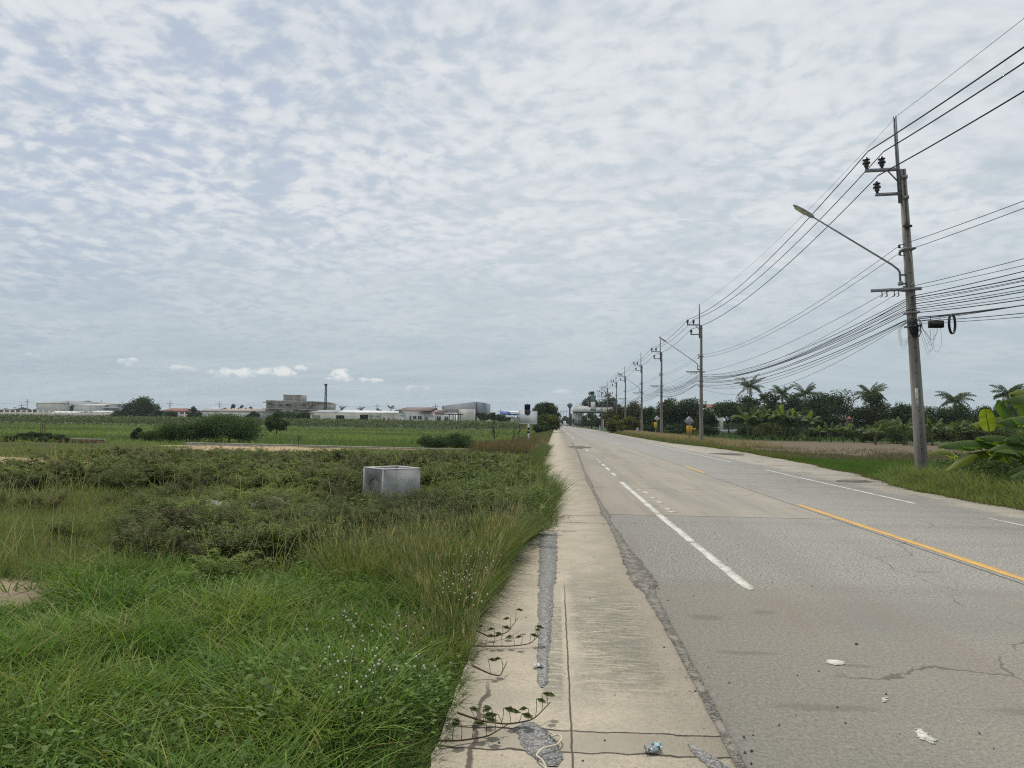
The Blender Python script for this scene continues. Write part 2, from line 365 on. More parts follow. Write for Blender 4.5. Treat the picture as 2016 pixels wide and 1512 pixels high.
# reddish tyre smears and dark stains
rs = N.sm(N.noise(N.vm('MULTIPLY', N.vm('ADD', p, (3, 0, 0)), (1.6, .22, 1)), 1.1, 2.0), .6, .72, 0, .22)
rc = N.mix(rs, rc, (.235, .165, .13))
st = N.sm(N.noise(N.vm('MULTIPLY', p, (.9, 1.5, 1)), 1.5, 1.0, .4), .70, .78, 0, .4)
rc = N.mix(st, rc, (.13, .115, .10))
for (sx, sy, rx_, ry_) in ((1.25, 6.1, .16, .10), (1.35, 5.2, .24, .05), (1.55, 4.25, .34, .06), (2.0, 5.0, .2, .04), (2.75, 4.3, .3, .06)):
    dd = N.m('ADD', N.m('POWER', N.m('DIVIDE', N.m('SUBTRACT', N.m('ADD', x_, N.m('MULTIPLY', w2, .25)), sx), rx_), 2.0), N.m('POWER', N.m('DIVIDE', N.m('SUBTRACT', N.m('ADD', y_, N.m('MULTIPLY', w2, .12)), sy), ry_), 2.0))
    rc = N.mix(N.sm(dd, 1.3, .2, 0, .42), rc, (.14, .12, .10))
# cracks
q = N.vm('ADD', p, N.comb(N.m('MULTIPLY', w1, 1.1), N.m('MULTIPLY', N.m('SUBTRACT', N.noise(N.vm('ADD', p, (50, 0, 0)), 1.3, 4.0, .6), .5), .9), 0.0))
ce = N.vor(N.vm('MULTIPLY', q, (1, .55, 1)), .27, 'DISTANCE_TO_EDGE')
gate = N.sm(N.noise(p, .5, 2.0), .44, .56)
crack = N.m('MULTIPLY', N.sm(ce, .0006, .0028, 1.0, 0.0), gate)
rc = N.mix(N.m('MULTIPLY', crack, .55), rc, (.055, .05, .042))
# joints
def line(coord, at, hw, amp=.8):
    d = N.m('ABSOLUTE', N.m('SUBTRACT', N.m('ADD', coord, N.m('MULTIPLY', w2, .04)), at)); return N.sm(d, hw*.4, hw, amp, 0.0)
j = N.m('MAXIMUM', line(x_, 4.84, .022, .9), N.m('MULTIPLY', line(y_, 12.76, .03, .9), N.m('LESS_THAN', x_, 4.86)))
per = N.m('ABSOLUTE', N.m('SUBTRACT', N.m('MODULO', N.m('ADD', y_, 7.0), 10.0), 5.0))
j = N.m('MAXIMUM', j, N.m('MULTIPLY', N.m('MULTIPLY', N.sm(per, .01, .05, .45, 0.0), N.m('GREATER_THAN', y_, 14.0)), N.m('LESS_THAN', x_, 4.86)))
rc = N.mix(j, rc, (.06, .052, .045))
# right shoulder: bleached concrete with rubble
shm = N.sm(N.m('ADD', x_, N.m('MULTIPLY', wob, .8)), 7.95, 8.7)
shc = N.mix(N.sm(sp2, .36, .6), (.24, .21, .165), (.56, .51, .41))
shc = N.mix(N.sm(N.noise(N.vm('MULTIPLY', p, (1, .45, 1)), 1.7, 5.0, .7), .50, .66, 0, .7), shc, (.20, .18, .15))
rc = N.mix(N.m('MULTIPLY', shm, .85), rc, shc)
finish(N, rc, .85, .25, N.m('ADD', N.m('MULTIPLY', sp, N.m('ADD', N.m('MULTIPLY', aggr, .7), .35)), N.m('MULTIPLY', crack, -1.2)), .5, .012)
tag(strip('road', lambda y: .87+0*y, right_edge, yroad, 0.0, mr), kind='structure')

ms, N = newmat('shoulder_concrete')
p = N.pos(); x_, y_, _ = N.xyz(p)
sp1 = N.noise(p, 80.0, 2.0, .7); sp2 = N.noise(p, 30.0, 3.0, .65); w1 = N.m('SUBTRACT', N.noise(p, 1.1, 3.0), .5); w2 = N.m('SUBTRACT', N.noise(p, 6.0, 3.0), .5)
sp = N.m('ADD', N.m('MULTIPLY', sp1, .55), N.m('MULTIPLY', sp2, .45))
c0 = N.mix(N.sm(N.noise(p, 2.2, 4.0), .35, .65), (.46, .405, .31), (.385, .345, .27))
c0 = N.mix(N.sm(sp, .34, .6, .5, 0.0), c0, (.24, .20, .14))
hs = N.noise(N.vm('MULTIPLY', p, (5.0, 26.0, 1)), 1.0, 5.0, .68, .6)
mossx = N.m('MULTIPLY', N.sm(N.m('ADD', x_, N.m('MULTIPLY', w1, .22)), .08, .22), N.sm(N.m('ADD', x_, N.m('MULTIPLY', w1, .35)), .84, .60))
mossy = N.m('MULTIPLY', N.sm(N.m('ADD', y_, w1), 3.9, 4.8), N.sm(N.m('ADD', y_, w1), 9.2, 6.2))
moss = N.m('MULTIPLY', N.m('MULTIPLY', mossx, mossy), N.sm(N.m('ADD', hs, N.m('MULTIPLY', w1, .25)), .36, .56))
mossb = N.m('MULTIPLY', N.m('MULTIPLY', N.sm(N.m('ABSOLUTE', N.m('SUBTRACT', x_, .0)), .075, .045), N.sm(y_, 3.9, 4.5)), N.m('MULTIPLY', N.sm(y_, 7.2, 6.0), N.sm(hs, .38, .55)))
c1 = N.mix(N.m('MULTIPLY', N.m('MAXIMUM', moss, mossb), .8), c0, N.mix(N.sm(sp, .4, .6), (.135, .13, .095), (.235, .225, .18)))
c1 = N.mix(N.sm(N.noise(p, 24.0, 5.0, .78), .55, .70, 0, .5), c1, (.21, .18, .135)); c1 = N.mix(N.sm(N.noise(N.vm('ADD', p, (5, 2, 0)), 3.2, 5.0, .7), .5, .68, 0, .45), c1, (.30, .27, .215)); c1 = N.mix(N.sm(N.vor(p, 9.0), .10, .04, 0, .7), c1, (.12, .10, .075))
farg = N.m('MULTIPLY', N.sm(y_, 11, 22), N.sm(N.noise(N.vm('MULTIPLY', p, (.8, 2.6, 1)), .8, 5.0, .7), .5, .72))
c1 = N.mix(N.m('MULTIPLY', farg, .6), c1, (.17, .155, .125))
def line(coord, at, hw, amp=.8, wb=.05):
    d = N.m('ABSOLUTE', N.m('SUBTRACT', N.m('ADD', coord, N.m('MULTIPLY', w2, wb)), at)); return N.sm(d, hw*.35, hw, amp, 0.0)
j = N.m('MULTIPLY', line(x_, .095, .007, .9, .02), N.sm(y_, 7.6, 6.4))
j = N.m('MAXIMUM', j, N.m('MULTIPLY', line(x_, -.40, .02, .8, .12), N.sm(y_, 4.6, 4.2)))
for yy, hw, am in ((3.80, .011, .95), (3.56, .012, .95), (11.6, .03, .8), (12.5, .03, .7)): j = N.m('MAXIMUM', j, line(y_, yy, hw, am, .08))
per = N.m('ABSOLUTE', N.m('SUBTRACT', N.m('MODULO', y_, 3.1), 1.5)); j = N.m('MAXIMUM', j, N.m('MULTIPLY', N.sm(per, .01, .05, .5, 0.0), N.m('GREATER_THAN', y_, 14.0)))
band = N.m('MULTIPLY', N.m('MULTIPLY', N.sm(y_, 3.55, 3.58), N.sm(y_, 3.81, 3.78)), .55)
c1 = N.mix(band, c1, (.27, .245, .19))
c1 = N.mix(j, c1, (.05, .043, .035))
finish(N, c1, .9, .2, N.m('ADD', sp, N.m('MULTIPLY', j, -1.5)), .45, .012)
tag(strip('shoulder', left_edge, lambda y: .868+0*y, yroad, .003, ms), kind='structure')

# gravel filled seams and patches
mv, N = newmat('gravel_patch')
p = N.pos(); g = N.vor(p, 70.0); gc = N.vor(p, 70.0, 'F1', 'Color'); gx_, gy_, gz_ = N.xyz(gc)
c = N.mix(gx_, (.15, .146, .138), (.42, .41, .385)); c = N.mix(N.sm(g, .25, .6, 0, .5), c, (.09, .087, .08))
finish(N, c, .85, .3, N.m('MULTIPLY', g, -1.0), .6, .012)
ms2, N = newmat('tar_seam')
p = N.pos(); g = N.vor(p, 60.0); gc = N.vor(p, 60.0, 'F1', 'Color'); gx_, gy_, gz_ = N.xyz(gc)
c = N.mix(gx_, (.11, .10, .085), (.32, .30, .26)); c = N.mix(N.sm(g, .25, .6, 0, .6), c, (.05, .045, .04)); c = N.mix(N.sm(N.noise(p, 7.0, 4.0, .7), .46, .62, 0, .8), c, (.27, .25, .21))
finish(N, c, .9, .2, N.m('MULTIPLY', g, -1.0), .5, .01)
def ragged(name, fx, fw, ys, z=.008, mat=mv):
    ys = np.asarray(ys, float); c = np.array([fx(t) for t in ys]); w = np.array([fw(t) for t in ys])
    j1 = (fbm(ys, ys*0+5, 6, 41)-.5)*.07+(vn(ys, ys*0, 31, 42)-.5)*.045; j2 = (fbm(ys, ys*0+9, 6, 43)-.5)*.07+(vn(ys, ys*0, 29, 44)-.5)*.045
    k = np.clip(w*4, .15, 1)
    return strip(name, lambda y: c-w/2+j1*k, lambda y: c+w/2+j2*k, ys, z, mat, side=.004)
ragged('road_seam', lambda t: np.interp(t, [2, 3.4, 5, 6.3, 8, 12, 17, 24, 40, 90], [.87, .88, .90, .90, .90, .88, .90, .95, 1.2, 1.5]),
       lambda t: float(np.interp(t, [2, 3.6, 4.6, 6, 6.8, 7.4, 8.4, 9.3, 10.4, 12, 12.6, 14, 17, 20, 24, 40, 90], [.05, .045, .06, .075, .11, .24, .22, .13, .10, .05, .16, .07, .06, .12, .05, .08, .1])), np.arange(2.5, 60, .06), mat=ms2)
ragged('asphalt_patch', lambda t: np.interp(t, [4.4, 5.5, 7, 8.7, 10.5], [-.07, -.075, -.08, -.08, -.10]), lambda t: float(np.interp(t, [4.38, 4.45, 5.5, 7, 8.7, 10.5], [.01, .065, .10, .15, .22, .24])), np.arange(4.38, 10.5, .05))
ragged('gravel_hole', lambda t: np.interp(t, [3.4, 3.85], [.0, -.13]), lambda t: float(np.interp(t, [3.40, 3.5, 3.7, 3.8, 3.9], [.05, .16, .16, .17, .02])), np.arange(3.40, 3.9, .02))
ragged('gravel_hole', lambda t: np.interp(t, [3.4, 3.7], [.80, .68]), lambda t: float(np.interp(t, [3.35, 3.45, 3.6, 3.7], [.03, .10, .07, .01])), np.arange(3.35, 3.7, .02))
mst, N = newmat('tar_stain')
p = N.pos(); n = N.noise(p, 6.0, 4.0, .65); finish(N, N.mix(N.sm(n, .4, .62), (.16, .145, .12), (.07, .065, .06)), .9, .2)
for (cx, cy, w, l) in ((8.9, 21.8, 1.1, 1.2), (9.6, 40.5, 1.6, 3.4), (1.55, 48, 1.3, 5)):
    ys = np.arange(cy-l/2, cy+l/2, .1); ww = w*np.sqrt(np.clip(1-((ys-cy)/(l/2))**2, 0, 1))*(.55+.9*fbm(ys, 0*ys, 1.5, 51))
    ragged('tar_patch', lambda t: cx+.2*math.sin(t*2), lambda t: float(np.interp(t, ys, ww)), ys, .006, mst)

# painted lines
def paintmat(name, c, wear):
    m, N = newmat(name); p = N.pos()
    n = N.noise(p, 40.0, 3.0, .7); n2 = N.noise(p, 3.0, 3.0)
    f = N.m('MULTIPLY', N.sm(N.m('ADD', n, N.m('MULTIPLY', n2, .35)), .62, .86), wear)
    finish(N, N.mix(f, N.mix(N.sm(n2, .4, .65, 0, .4), c, tuple(q*.75 for q in c)), (.25, .235, .2)), .7, .3, n, .2, .005); return m
MW = paintmat('white_line_paint', (.60, .585, .52), 1.0); MY = paintmat('yellow_line_paint', (.66, .38, .075), .7); MF = paintmat('faded_line_paint', (.52, .48, .40), 1.0)
def dash(x0, x1, y0, y1, w, mat=MW, z=.0045, name='lane_marking', jag=0.0):
    ys = np.linspace(y0, y1, max(4 if not jag else 22, int((y1-y0)/.07)))
    cx = x0+(x1-x0)*(ys-y0)/(y1-y0)
    hw = w/2*np.clip(np.minimum(ys-y0, y1-ys)/.05+.35, 0, 1)
    j1 = (vn(ys, 0*ys+cx[0], 70, 64)-.5)*jag+(vn(ys, 0*ys+cx[0], 9, 61)-.5)*.02+(vn(ys, 0*ys+cx[0], 2.1, 63)-.5)*.02; j2 = (vn(ys, 0*ys+cx[0], 60, 65)-.5)*jag+(vn(ys, 0*ys+cx[0], 9, 62)-.5)*.02
    return strip(name, lambda y: cx-hw+j1, lambda y: cx+hw+j2, ys, z, mat, side=.002)
dash(1.915, 1.87, 7.15, 9.9, .115); dash(1.87, 1.84, 9.93, 13.0, .12); dash(1.84, 1.815, 13.05, 19.9, .13)
for y0, y1, w in ((22.2, 23.5, .12), (24.6, 26.3, .12), (27.0, 28.6, .11), (29.6, 30.6, .1), (31.4, 32.2, .08), (41, 44, .12), (72, 84, .13), (95, 125, .13), (140, 200, .13)): dash(1.85, 1.85, y0, y1, w)
for x, y0, y1, w in ((2.12, 16.6, 17.2, .15), (2.13, 15.6, 15.9, .13), (2.15, 14.7, 15.1, .14), (2.13, 13.6, 13.85, .13), (2.14, 13.2, 13.4, .16), (2.2, 23.2, 23.6, .14), (2.2, 26.2, 26.6, .14), (2.2, 12.0, 12.05, .3), (2.04, 17.5, 17.8, .1)): dash(x, x, y0, y1, w, MF)
for x, y0, y1, w in ((1.90, 4.99, 5.10, .10), (1.93, 4.36, 4.43, .045), (1.915, 3.82, 4.00, .065)): dash(x, x+.02, y0, y1, w, MW, jag=.05)
dash(5.02, 4.96, 5.8, 15.0, .13, MY, name='centre_line'); dash(4.97, 4.99, 24.2, 27.9, .12, MY, name='centre_line')
for y0, y1 in ((56, 62), (90, 96), (120, 126)): dash(4.98, 4.98, y0, y1, .1, MF, name='centre_line')
dash(7.6, 7.63, 15.6, 26.6, .10); dash(7.8, 7.76, 11.4, 13.4, .09, MF); dash(7.64, 7.74, 31.5, 64, .10); dash(7.7, 7.7, 66, 110, .12, MF); dash(7.7, 7.7, 112, 220, .14, MF)
# loose stones on the pavement
s = MB()
for k in range(130):
    x = rng.uniform(-.5, 2.6) if k % 3 else rng.uniform(.75, 1.05); y = 3.3+rng.random()**1.6*9; r = rng.uniform(.003, .009)*(1.5 if rng.random() < .08 else 1)
    th = np.arange(6)*math.pi/3+rng.random(); rr = r*rng.uniform(.6, 1.3, 6)
    V = [(x+rr[i]*math.cos(th[i]), y+rr[i]*math.sin(th[i]), .0) for i in range(6)]+[(x+.6*rr[i]*math.cos(th[i]+.3), y+.6*rr[i]*math.sin(th[i]+.3), r*1.1) for i in range(6)]+[(x, y, r*1.25)]
    s.add(V, [(i, (i+1) % 6, 6+(i+1) % 6, 6+i) for i in range(6)], [(6+i, 6+(i+1) % 6, 12) for i in range(6)])
tag(s.build('loose_stones', plain('stone', (.10, .095, .085), (.05, .048, .045), 30, .9)), 'small dark stones scattered over the near pavement', 'gravel', kind='stuff')

# ------------------------------------------------------------------ power poles and lines
POLE_X = 12.6
POLES = [24.4, 62.8, 86.3, 106, 131, 150, 176, 198, 231, 275, 325, 380, 440]
def pole_shaft(h, wb, wt, detail=True):
    mb = MB(); zs = [-.6, 0, h*.33, h*.66, h]
    rings = []
    for z in zs:
        t = max(z, 0)/h; w = (wb+(wt-wb)*t)/2; g = w*.42; d = w*.42
        # H section: grooves on the faces that look along the road (-y and +y)
        ch = w*.12
        ring = [(-w, -w+ch), (-w+ch, -w), (-g, -w), (-g*.8, -w+d), (g*.8, -w+d), (g, -w), (w-ch, -w), (w, -w+ch), (w, w-ch), (w-ch, w), (g, w), (g*.8, w-d), (-g*.8, w-d), (-g, w), (-w+ch, w), (-w, w-ch)]
        rings.append([(a, b, z) for a, b in ring])
    n = 16; V = np.array(rings).reshape(-1, 3); F = [(r*n+i, r*n+(i+1) % n, (r+1)*n+(i+1) % n, (r+1)*n+i) for r in range(len(zs)-1) for i in range(n)]
    V = np.vstack([V, [(0, 0, h)]]); F3 = [(4*n+i, 4*n+(i+1) % n, 5*n) for i in range(n)]
    return mb.add(V, F, F3)
def insulator_mb(x, y, z):
    mb = MB(); prof = [(0, .045), (.07, .045), (.08, .07), (.13, .085), (.14, .05), (.17, .06), (.18, .125), (.24, .12), (.26, .07), (.30, .065), (.31, .12), (.34, .115), (.36, .06), (.40, .05), (.42, .02)]
    return mb.tube([(x, y, z+a) for a, _ in prof], [b for _, b in prof], 12)
def smooth(pts, n=22):
    P_ = np.array(pts, float); ti = np.linspace(0, len(P_)-1, n); Q = np.stack([np.interp(ti, range(len(P_)), P_[:, k]) for k in range(3)], 1)
    for _ in range(6): Q[1:-1] = (Q[:-2]+2*Q[1:-1]+Q[2:])/4
    return Q
def make_pole(label, lamp=True, double=False, near=False):
    t = thing('power_pole', (POLE_X, 0, -.1), label, 'power pole', 'power poles along the right side of the road')
    pole_shaft(10.45, .31, .17).build('shaft', M_pole, t)
    # steel extension rising above the concrete
    MB().box((-.16, -.05, 9.3), (-.10, .05, 12.3)).box((-.2, -.012, 9.3), (-.16, .012, 12.3)).box((-.10, -.13, 9.4), (.10, -.095, 9.52)).box((-.10, -.13, 10.1), (.10, -.095, 10.22)).build('steel_extension', M_steel, t)
    up = MB().box((-1.22, -.045, 10.42), (-.16, .045, 10.52)).tube([(-.5, 0, 10.45), (-.17, 0, 10.05)], .025, 6)
    arms = [up.build('crossarm', M_steel, t), MB().box((-.93, -.045, 9.58), (-.10, .045, 9.67)).build('crossarm', M_steel, t)]
    for k, (ix, iz) in enumerate(((-1.17, 10.52), (-.66, 10.52), (-.87, 9.67))):
        insulator_mb(ix, 0, iz).build('insulator', M_insul, arms[k//2], smooth=True)
    if double:
        a = MB().box((-1.25, -.06, 9.0), (1.35, .06, 9.12)).box((-1.25, -.06, 8.3), (1.35, .06, 8.42)).build('double_crossarm', M_steel, t)
        for ix in (-1.2, -.6, .6, 1.2):
            insulator_mb(ix, 0, 9.12).build('insulator', M_insul, a, smooth=True)
        MB().tube([(-.7, .0, 6.9), (-.7, 0, 7.9)], .30, 12).build('transformer', M_steel, t)
    for z in (7.82, 7.57):
        sp = MB(); sp.tube([(-.26, 0, z-.05), (-.26, 0, z-.02), (-.26, 0, z+.02), (-.26, 0, z+.05)], [.05, .035, .035, .05], 10).box((-.26, -.012, z+.05), (-.08, .012, z+.066)).box((-.26, -.012, z-.066), (-.08, .012, z-.05))
        sp.build('spool_insulator', M_insul, t)
    c = MB().box((-1.35, -.20, 6.28), (.28, -.14, 6.38))
    for x in (-1.0, -.84, -.6, -.46): c.cyl((x, -.17, 6.28), (x, -.17, 6.12), .018, n=6).cyl((x, -.17, 6.12), (x-.07, -.17, 6.10), .018, n=6)
    c.build('cable_arm', M_steel, t)
    for z in (6.33, 5.55, 5.1, 7.7): MB().prism([(-.19, -.19), (.19, -.19), (.19, .19), (-.19, .19)], 'z', z-.03, z+.03).build('clamp_band', M_steel, t)
    if lamp:
        ar = MB().tube([(-.30, 0, 6.55), (-.30, 0, 6.95), (-.36, 0, 7.05), (-.55, 0, 7.22), (-3.05, 0, 8.98)], [.035, .035, .035, .033, .026], 10).box((-.36, -.06, 6.50), (-.24, .06, 6.62)).box((-.26, -.03, 6.52), (-.1, .03, 6.58)).box((-.26, -.03, 6.82), (-.1, .03, 6.88)).cyl((-.22, 0, 6.42), (-.08, 0, 6.42), .05, .05).build('lamp_arm', M_steel, t)
        d = Vector((-.82, 0, .57)); 
        def L(a, b, cc): return Vector((-3.03, 0, 8.97))+d*a+Vector((0, 1, 0))*b+Vector((.57, 0, .82))*cc
        hd = MB(); V = []; sec = [(0, .07, .05), (.08, .10, .07), (.20, .12, .075), (.24, .14, .06), (.45, .15, .05), (.66, .12, .04), (.78, .05, .02)]
        for a_, b_, c_2 in sec:
            for k in range(10): th = k*math.pi/5; V.append(tuple(L(a_, math.cos(th)*b_, math.sin(th)*c_2)))
        F = [(r*10+k, r*10+(k+1) % 10, (r+1)*10+(k+1) % 10, (r+1)*10+k) for r in range(6) for k in range(10)]
        hd.add(V, F).build('lamp_head', M_lhead, ar, smooth=True)
        lh = ar.children[0]
        ln = MB(); V = [tuple(L(a_, b_, -.066)) for a_ in (.26, .40, .58, .68) for b_ in (-.10*(1-(a_-.26)*.8), .10*(1-(a_-.26)*.8))]+[tuple(L(a_, b_, -.03)) for a_ in (.26, .40, .58, .68) for b_ in (-.11*(1-(a_-.26)*.8), .11*(1-(a_-.26)*.8))]
        ln.add(V, [(0, 1, 3, 2), (2, 3, 5, 4), (4, 5, 7, 6), (0, 2, 10, 8), (2, 4, 12, 10), (4, 6, 14, 12), (1, 9, 11, 3), (3, 11, 13, 5), (5, 13, 15, 7)]).build('lens', M_lamp, lh if lh.parent else ar)
    if near:
        for z in np.arange(.6, 10.2, .42): MB().cyl((0, -.10, z), (0, -.075, z), .016, n=6).build('bolt_hole', M_dark, t)  # near-black studs paint the dark depth of the bolt holes
        st = MB().box((-.13, -.155, 2.40), (-.03, -.150, 3.02)).build('white_tag', M_white, t)
        # the faint upright characters on the tag
        for txt, zt_ in (('3', 2.80), ('1', 2.62), ('2', 2.62)):
          cu = bpy.data.curves.new('digit', 'FONT'); cu.body = txt; cu.size = .10; cu.align_x = 'CENTER'
          co = bpy.data.objects.new('digit', cu); col.objects.link(co)
          dg = bpy.context.evaluated_depsgraph_get(); me = bpy.data.meshes.new_from_object(co.evaluated_get(dg)); bpy.data.objects.remove(co)
          me.materials.clear(); me.materials.append(M_black); o = bpy.data.objects.new('digit', me); col.objects.link(o); o.parent = st; o.rotation_euler = (math.pi/2, 0, 0); o.location = (-.08+(.026 if txt == '2' else (-.024 if txt == '1' else 0)), -.1575, zt_)
        MB().box((-.11, -.166, 8.35), (-.0, -.155, 8.6)).box((-.17, -.175, 8.42), (.12, -.15, 8.5)).build('rusty_band', plain('rusty_band', (.06, .05, .045), None, 9), t)
        wl = MB().tube([(-.05, -.17, 7.7), (.02, -.18, 7.3), (.06, -.18, 6.9), (.05, -.18, 6.6), (-.06, -.18, 6.45)], .009, 5, cap=False)
        wl.build('service_wire', plain('white_wire', (.6, .58, .52), None), t)
        cb = MB()
        for k in range(16):
            cx = rng.uniform(-.10, .10); rz_ = rng.uniform(.14, .32); rx_ = rng.uniform(.05, .13); zc_ = 5.0+rng.uniform(-.14, .14)
            th = np.linspace(0, 2*math.pi, 18); cb.tube([(cx+rx_*math.cos(a), -.19-.02*math.sin(a*2+k), zc_+rz_*math.sin(a)) for a in th], .008, 4, cap=False)
        for k in range(7):
            a0 = Vector((rng.uniform(.05, .2), -.17, 5.15)); x1 = .3+rng.uniform(0, .5); zl = 4.6-rng.uniform(0, .75)
            cb.tube(smooth([tuple(a0), (x1*.6, -.15, (zl+5)/2), (x1*.8, -.12, zl), (x1+.08, -.1, zl+.35), (x1+.05, -.1, 4.98)]), .0035, 4, cap=False)
        for k in range(5):
            cb.tube(smooth([(-.2, -.1, 5.25), (-.45-.1*k/3, -.1, 5.0), (-.42, -.1, 4.6-.1*k), (-.15, -.1, 4.75)]), .003, 4, cap=False)
        cb.build('cable_bundle', M_cable, t)
    return t
root = make_pole('nearest concrete power pole, leaning, with long street lamp arm and splice box, at right verge', True, near=True)
root.location = (12.1, POLES[0], -.1); root.rotation_euler = (0, math.radians(-2.65), 0)
plab = ['second nearest concrete power pole with a street lamp arm, beside the grey diamond sign', 'third concrete power pole along the road, standing in tan dry grass without a lamp',
        'fourth concrete power pole along the road, with a street lamp arm, above yellow-green bushes', 'fifth concrete power pole along the road, no lamp, rising behind the yellow-green bushes',
        'sixth concrete power pole along the road, with small lamp arm, before the canopy building']
pA = make_pole(plab[0], True); pA.location.y = POLES[1]
pB = make_pole(plab[1], False); pB.location.y = POLES[2]
copy_tree(pA, (POLE_X, POLES[3], -.1), label=plab[2]); copy_tree(pB, (POLE_X, POLES[4], -.1), label=plab[3]); copy_tree(pA, (POLE_X, POLES[5], -.1), label=plab[4])
pC = make_pole('distant power pole with two double crossarms and a transformer, tallest looking of the far cluster', False, True); pC.location.y = POLES[6]
FARL = 'far concrete power pole in the thinning row near the sign tower and canopy building'
for k, D in enumerate(POLES[7:]): copy_tree(pC if k == 0 else pB, (POLE_X-(.0 if D < 250 else (D-250)*.012), D, -.1), label=('far power pole with double crossarms just behind the transformer pole' if k == 0 else FARL))
def span_pts(p0, p1, sag, n=26):
    t = np.linspace(0, 1, n)[:, None]; p0 = np.array(p0); p1 = np.array(p1); P_ = p0+(p1-p0)*t; P_[:, 2] -= (4*sag*t*(1-t))[:, 0]; return P_
def run_wire(x0, z0, x1, z1, r, sag0, label, mat=M_cable, group=None, name='power_line', jit=0.0, xdown=0, zdown=0):
    """x0,z0 on the leaning near pole; x1,z1 offset on the following ones"""
    mb = MB(); pr = np.array((x1+POLE_X-.4+xdown, -15.0, z1+zdown)); cur = np.array((x0, POLES[0], z0))
    mb.tube(span_pts(pr, cur, sag0), r, 5, cap=False)
    for D in POLES[1:]:
        L_ = D-cur[1]; nx_ = np.array((x1+POLE_X-(0 if D < 250 else (D-250)*.012), D, z1)); mb.tube(span_pts(cur, nx_, sag0*(L_/39.)**1.6*(1+jit*(rng.random()-.5)), 16), r, 4 if D < 100 else 3, cap=False); cur = nx_
    return tag(mb.build(name, mat), label, 'cable', group)
WG = 'high wires along the power poles'
run_wire(11.50, 12.22, -.13, 12.2, .007, .62, 'thin topmost wire running over the tips of the pole extensions', M_thin, WG)
run_wire(10.50, 10.98, -1.17, 10.84, .021, .95, 'thick black wire on the outermost insulators, nearest the road', M_cable, WG)
run_wire(11.02, 10.97, -.66, 10.84, .021, .95, 'thick black wire on the inner of the two upper insulators', M_cable, WG)
run_wire(10.82, 10.14, -.87, 9.99, .021, .92, 'thick black wire on the lower single insulator of each pole', M_cable, WG)
run_wire(11.5, 7.74, -.26, 7.72, .010, .85, 'upper of two thin wires on spool insulators at mid height of the poles', M_cable, WG)
run_wire(11.5, 7.49, -.26, 7.47, .010, .80, 'lower of two thin wires on spool insulators at mid height of the poles', M_cable, WG, zdown=.25)
WL = 'black communication cable in the low sagging bundle along the power poles'
for k, (z0, r, sg) in enumerate(((6.16, .009, .75), (6.16, .008, .95), (6.0, .013, .85), (5.93, .016, .9), (5.86, .009, 1.0), (5.80, .009, .8), (5.72, .015, .95), (5.64, .010, 1.1), (5.55, .014, .9), (5.50, .009, 1.15), (5.42, .014, 1.0), (5.2, .016, .95), (5.12, .010, .9), (5.08, .008, 1.25), (5.15, .011, 1.3))):
    xo = (-1.0, -.6)[k] if k < 2 else -.2-.02*k
    run_wire(11.95+xo+.12, z0, xo, z0-.02, r, sg, WL, M_cable, 'communication cables between the power poles', 'communication_cable', .5, zdown=(k*7 % 5-2)*.16)
t = thing('splice_box', (12.35, 24.2, 5.05), 'black cable splice box with cable coil ring hanging right of nearest pole', 'cable box')
MB().box((-.05, -.10, -.13), (.38, .08, .10)).box((-.02, -.12, -.09), (.35, -.10, .06)).build('case', M_black, t)
MB().cyl((.0, 0, .10), (.0, 0, .26), .01, n=5).cyl((.30, 0, .10), (.30, 0, .28), .01, n=5).tube([(-.4, 0, .22), (.3, 0, .28), (1.2, -.1, .38), (2.2, -.3, .50)], .018, 6).build('hanger', M_cable, t)
th = np.linspace(0, 2*math.pi, 28); rg = MB()
for k in range(4): rg.tube([(.66+.15*math.cos(a)+.006*k, -.02*k+.10*math.cos(a), 0.0+.33*math.sin(a)) for a in th], .017, 6, cap=False)
rg.build('coil', M_cable, t)

# ------------------------------------------------------------------ signs and small street furniture
t = thing('warning_sign', (*G(1041, 877)[:2], -.08), 'blank grey rectangular signboard on striped post with solar panel, left of road', 'sign')
x0 = G(1041, 877).x
pst = MB().cyl((0, 0, 0), (-.04, 0, 1.62), .062, n=12).build('post', M_white, t)
zb = lambda py: (atD(1041, py, 50).z+.08)
MB().cyl((-.008, 0, zb(877)), (-.012, 0, zb(870)), .064, n=12).cyl((-.02, 0, zb(853)), (-.026, 0, zb(848.5)), .065, n=12).cyl((-.028, 0, zb(847)), (-.034, 0, zb(841.5)), .065, n=12).build('black_band', M_black, pst)
MB().box((-.17, -.01, zb(854)), (-.09, .02, zb(840.5))).build('reflector_strip', plain('orange_reflector', (.65, .33, .04), None), t)
MB().box((-.72, -.02, 1.62), (.56, .02, 2.50)).box((-.74, -.03, 1.60), (.58, -.0205, 1.625)).box((-.74, -.03, 2.495), (.58, -.0205, 2.52)).box((-.74, -.03, 1.625), (-.72, .03, 2.495)).box((.56, -.03, 1.625), (.58, .03, 2.495)).build('board', plain('sign_back', (.82, .84, .86), (.74, .76, .78), 3, .5, .4, .3), t, )
MB().tube([(-.12, -.22, 2.42), (-.12, -.12, 2.42), (-.12, -.04, 2.45)], [.17, .21, .12], 14).box((-.33, -.10, 2.38), (.10, -.05, 2.56)).build('flasher', plain('flasher', (.05, .055, .055), None), t, smooth=False)
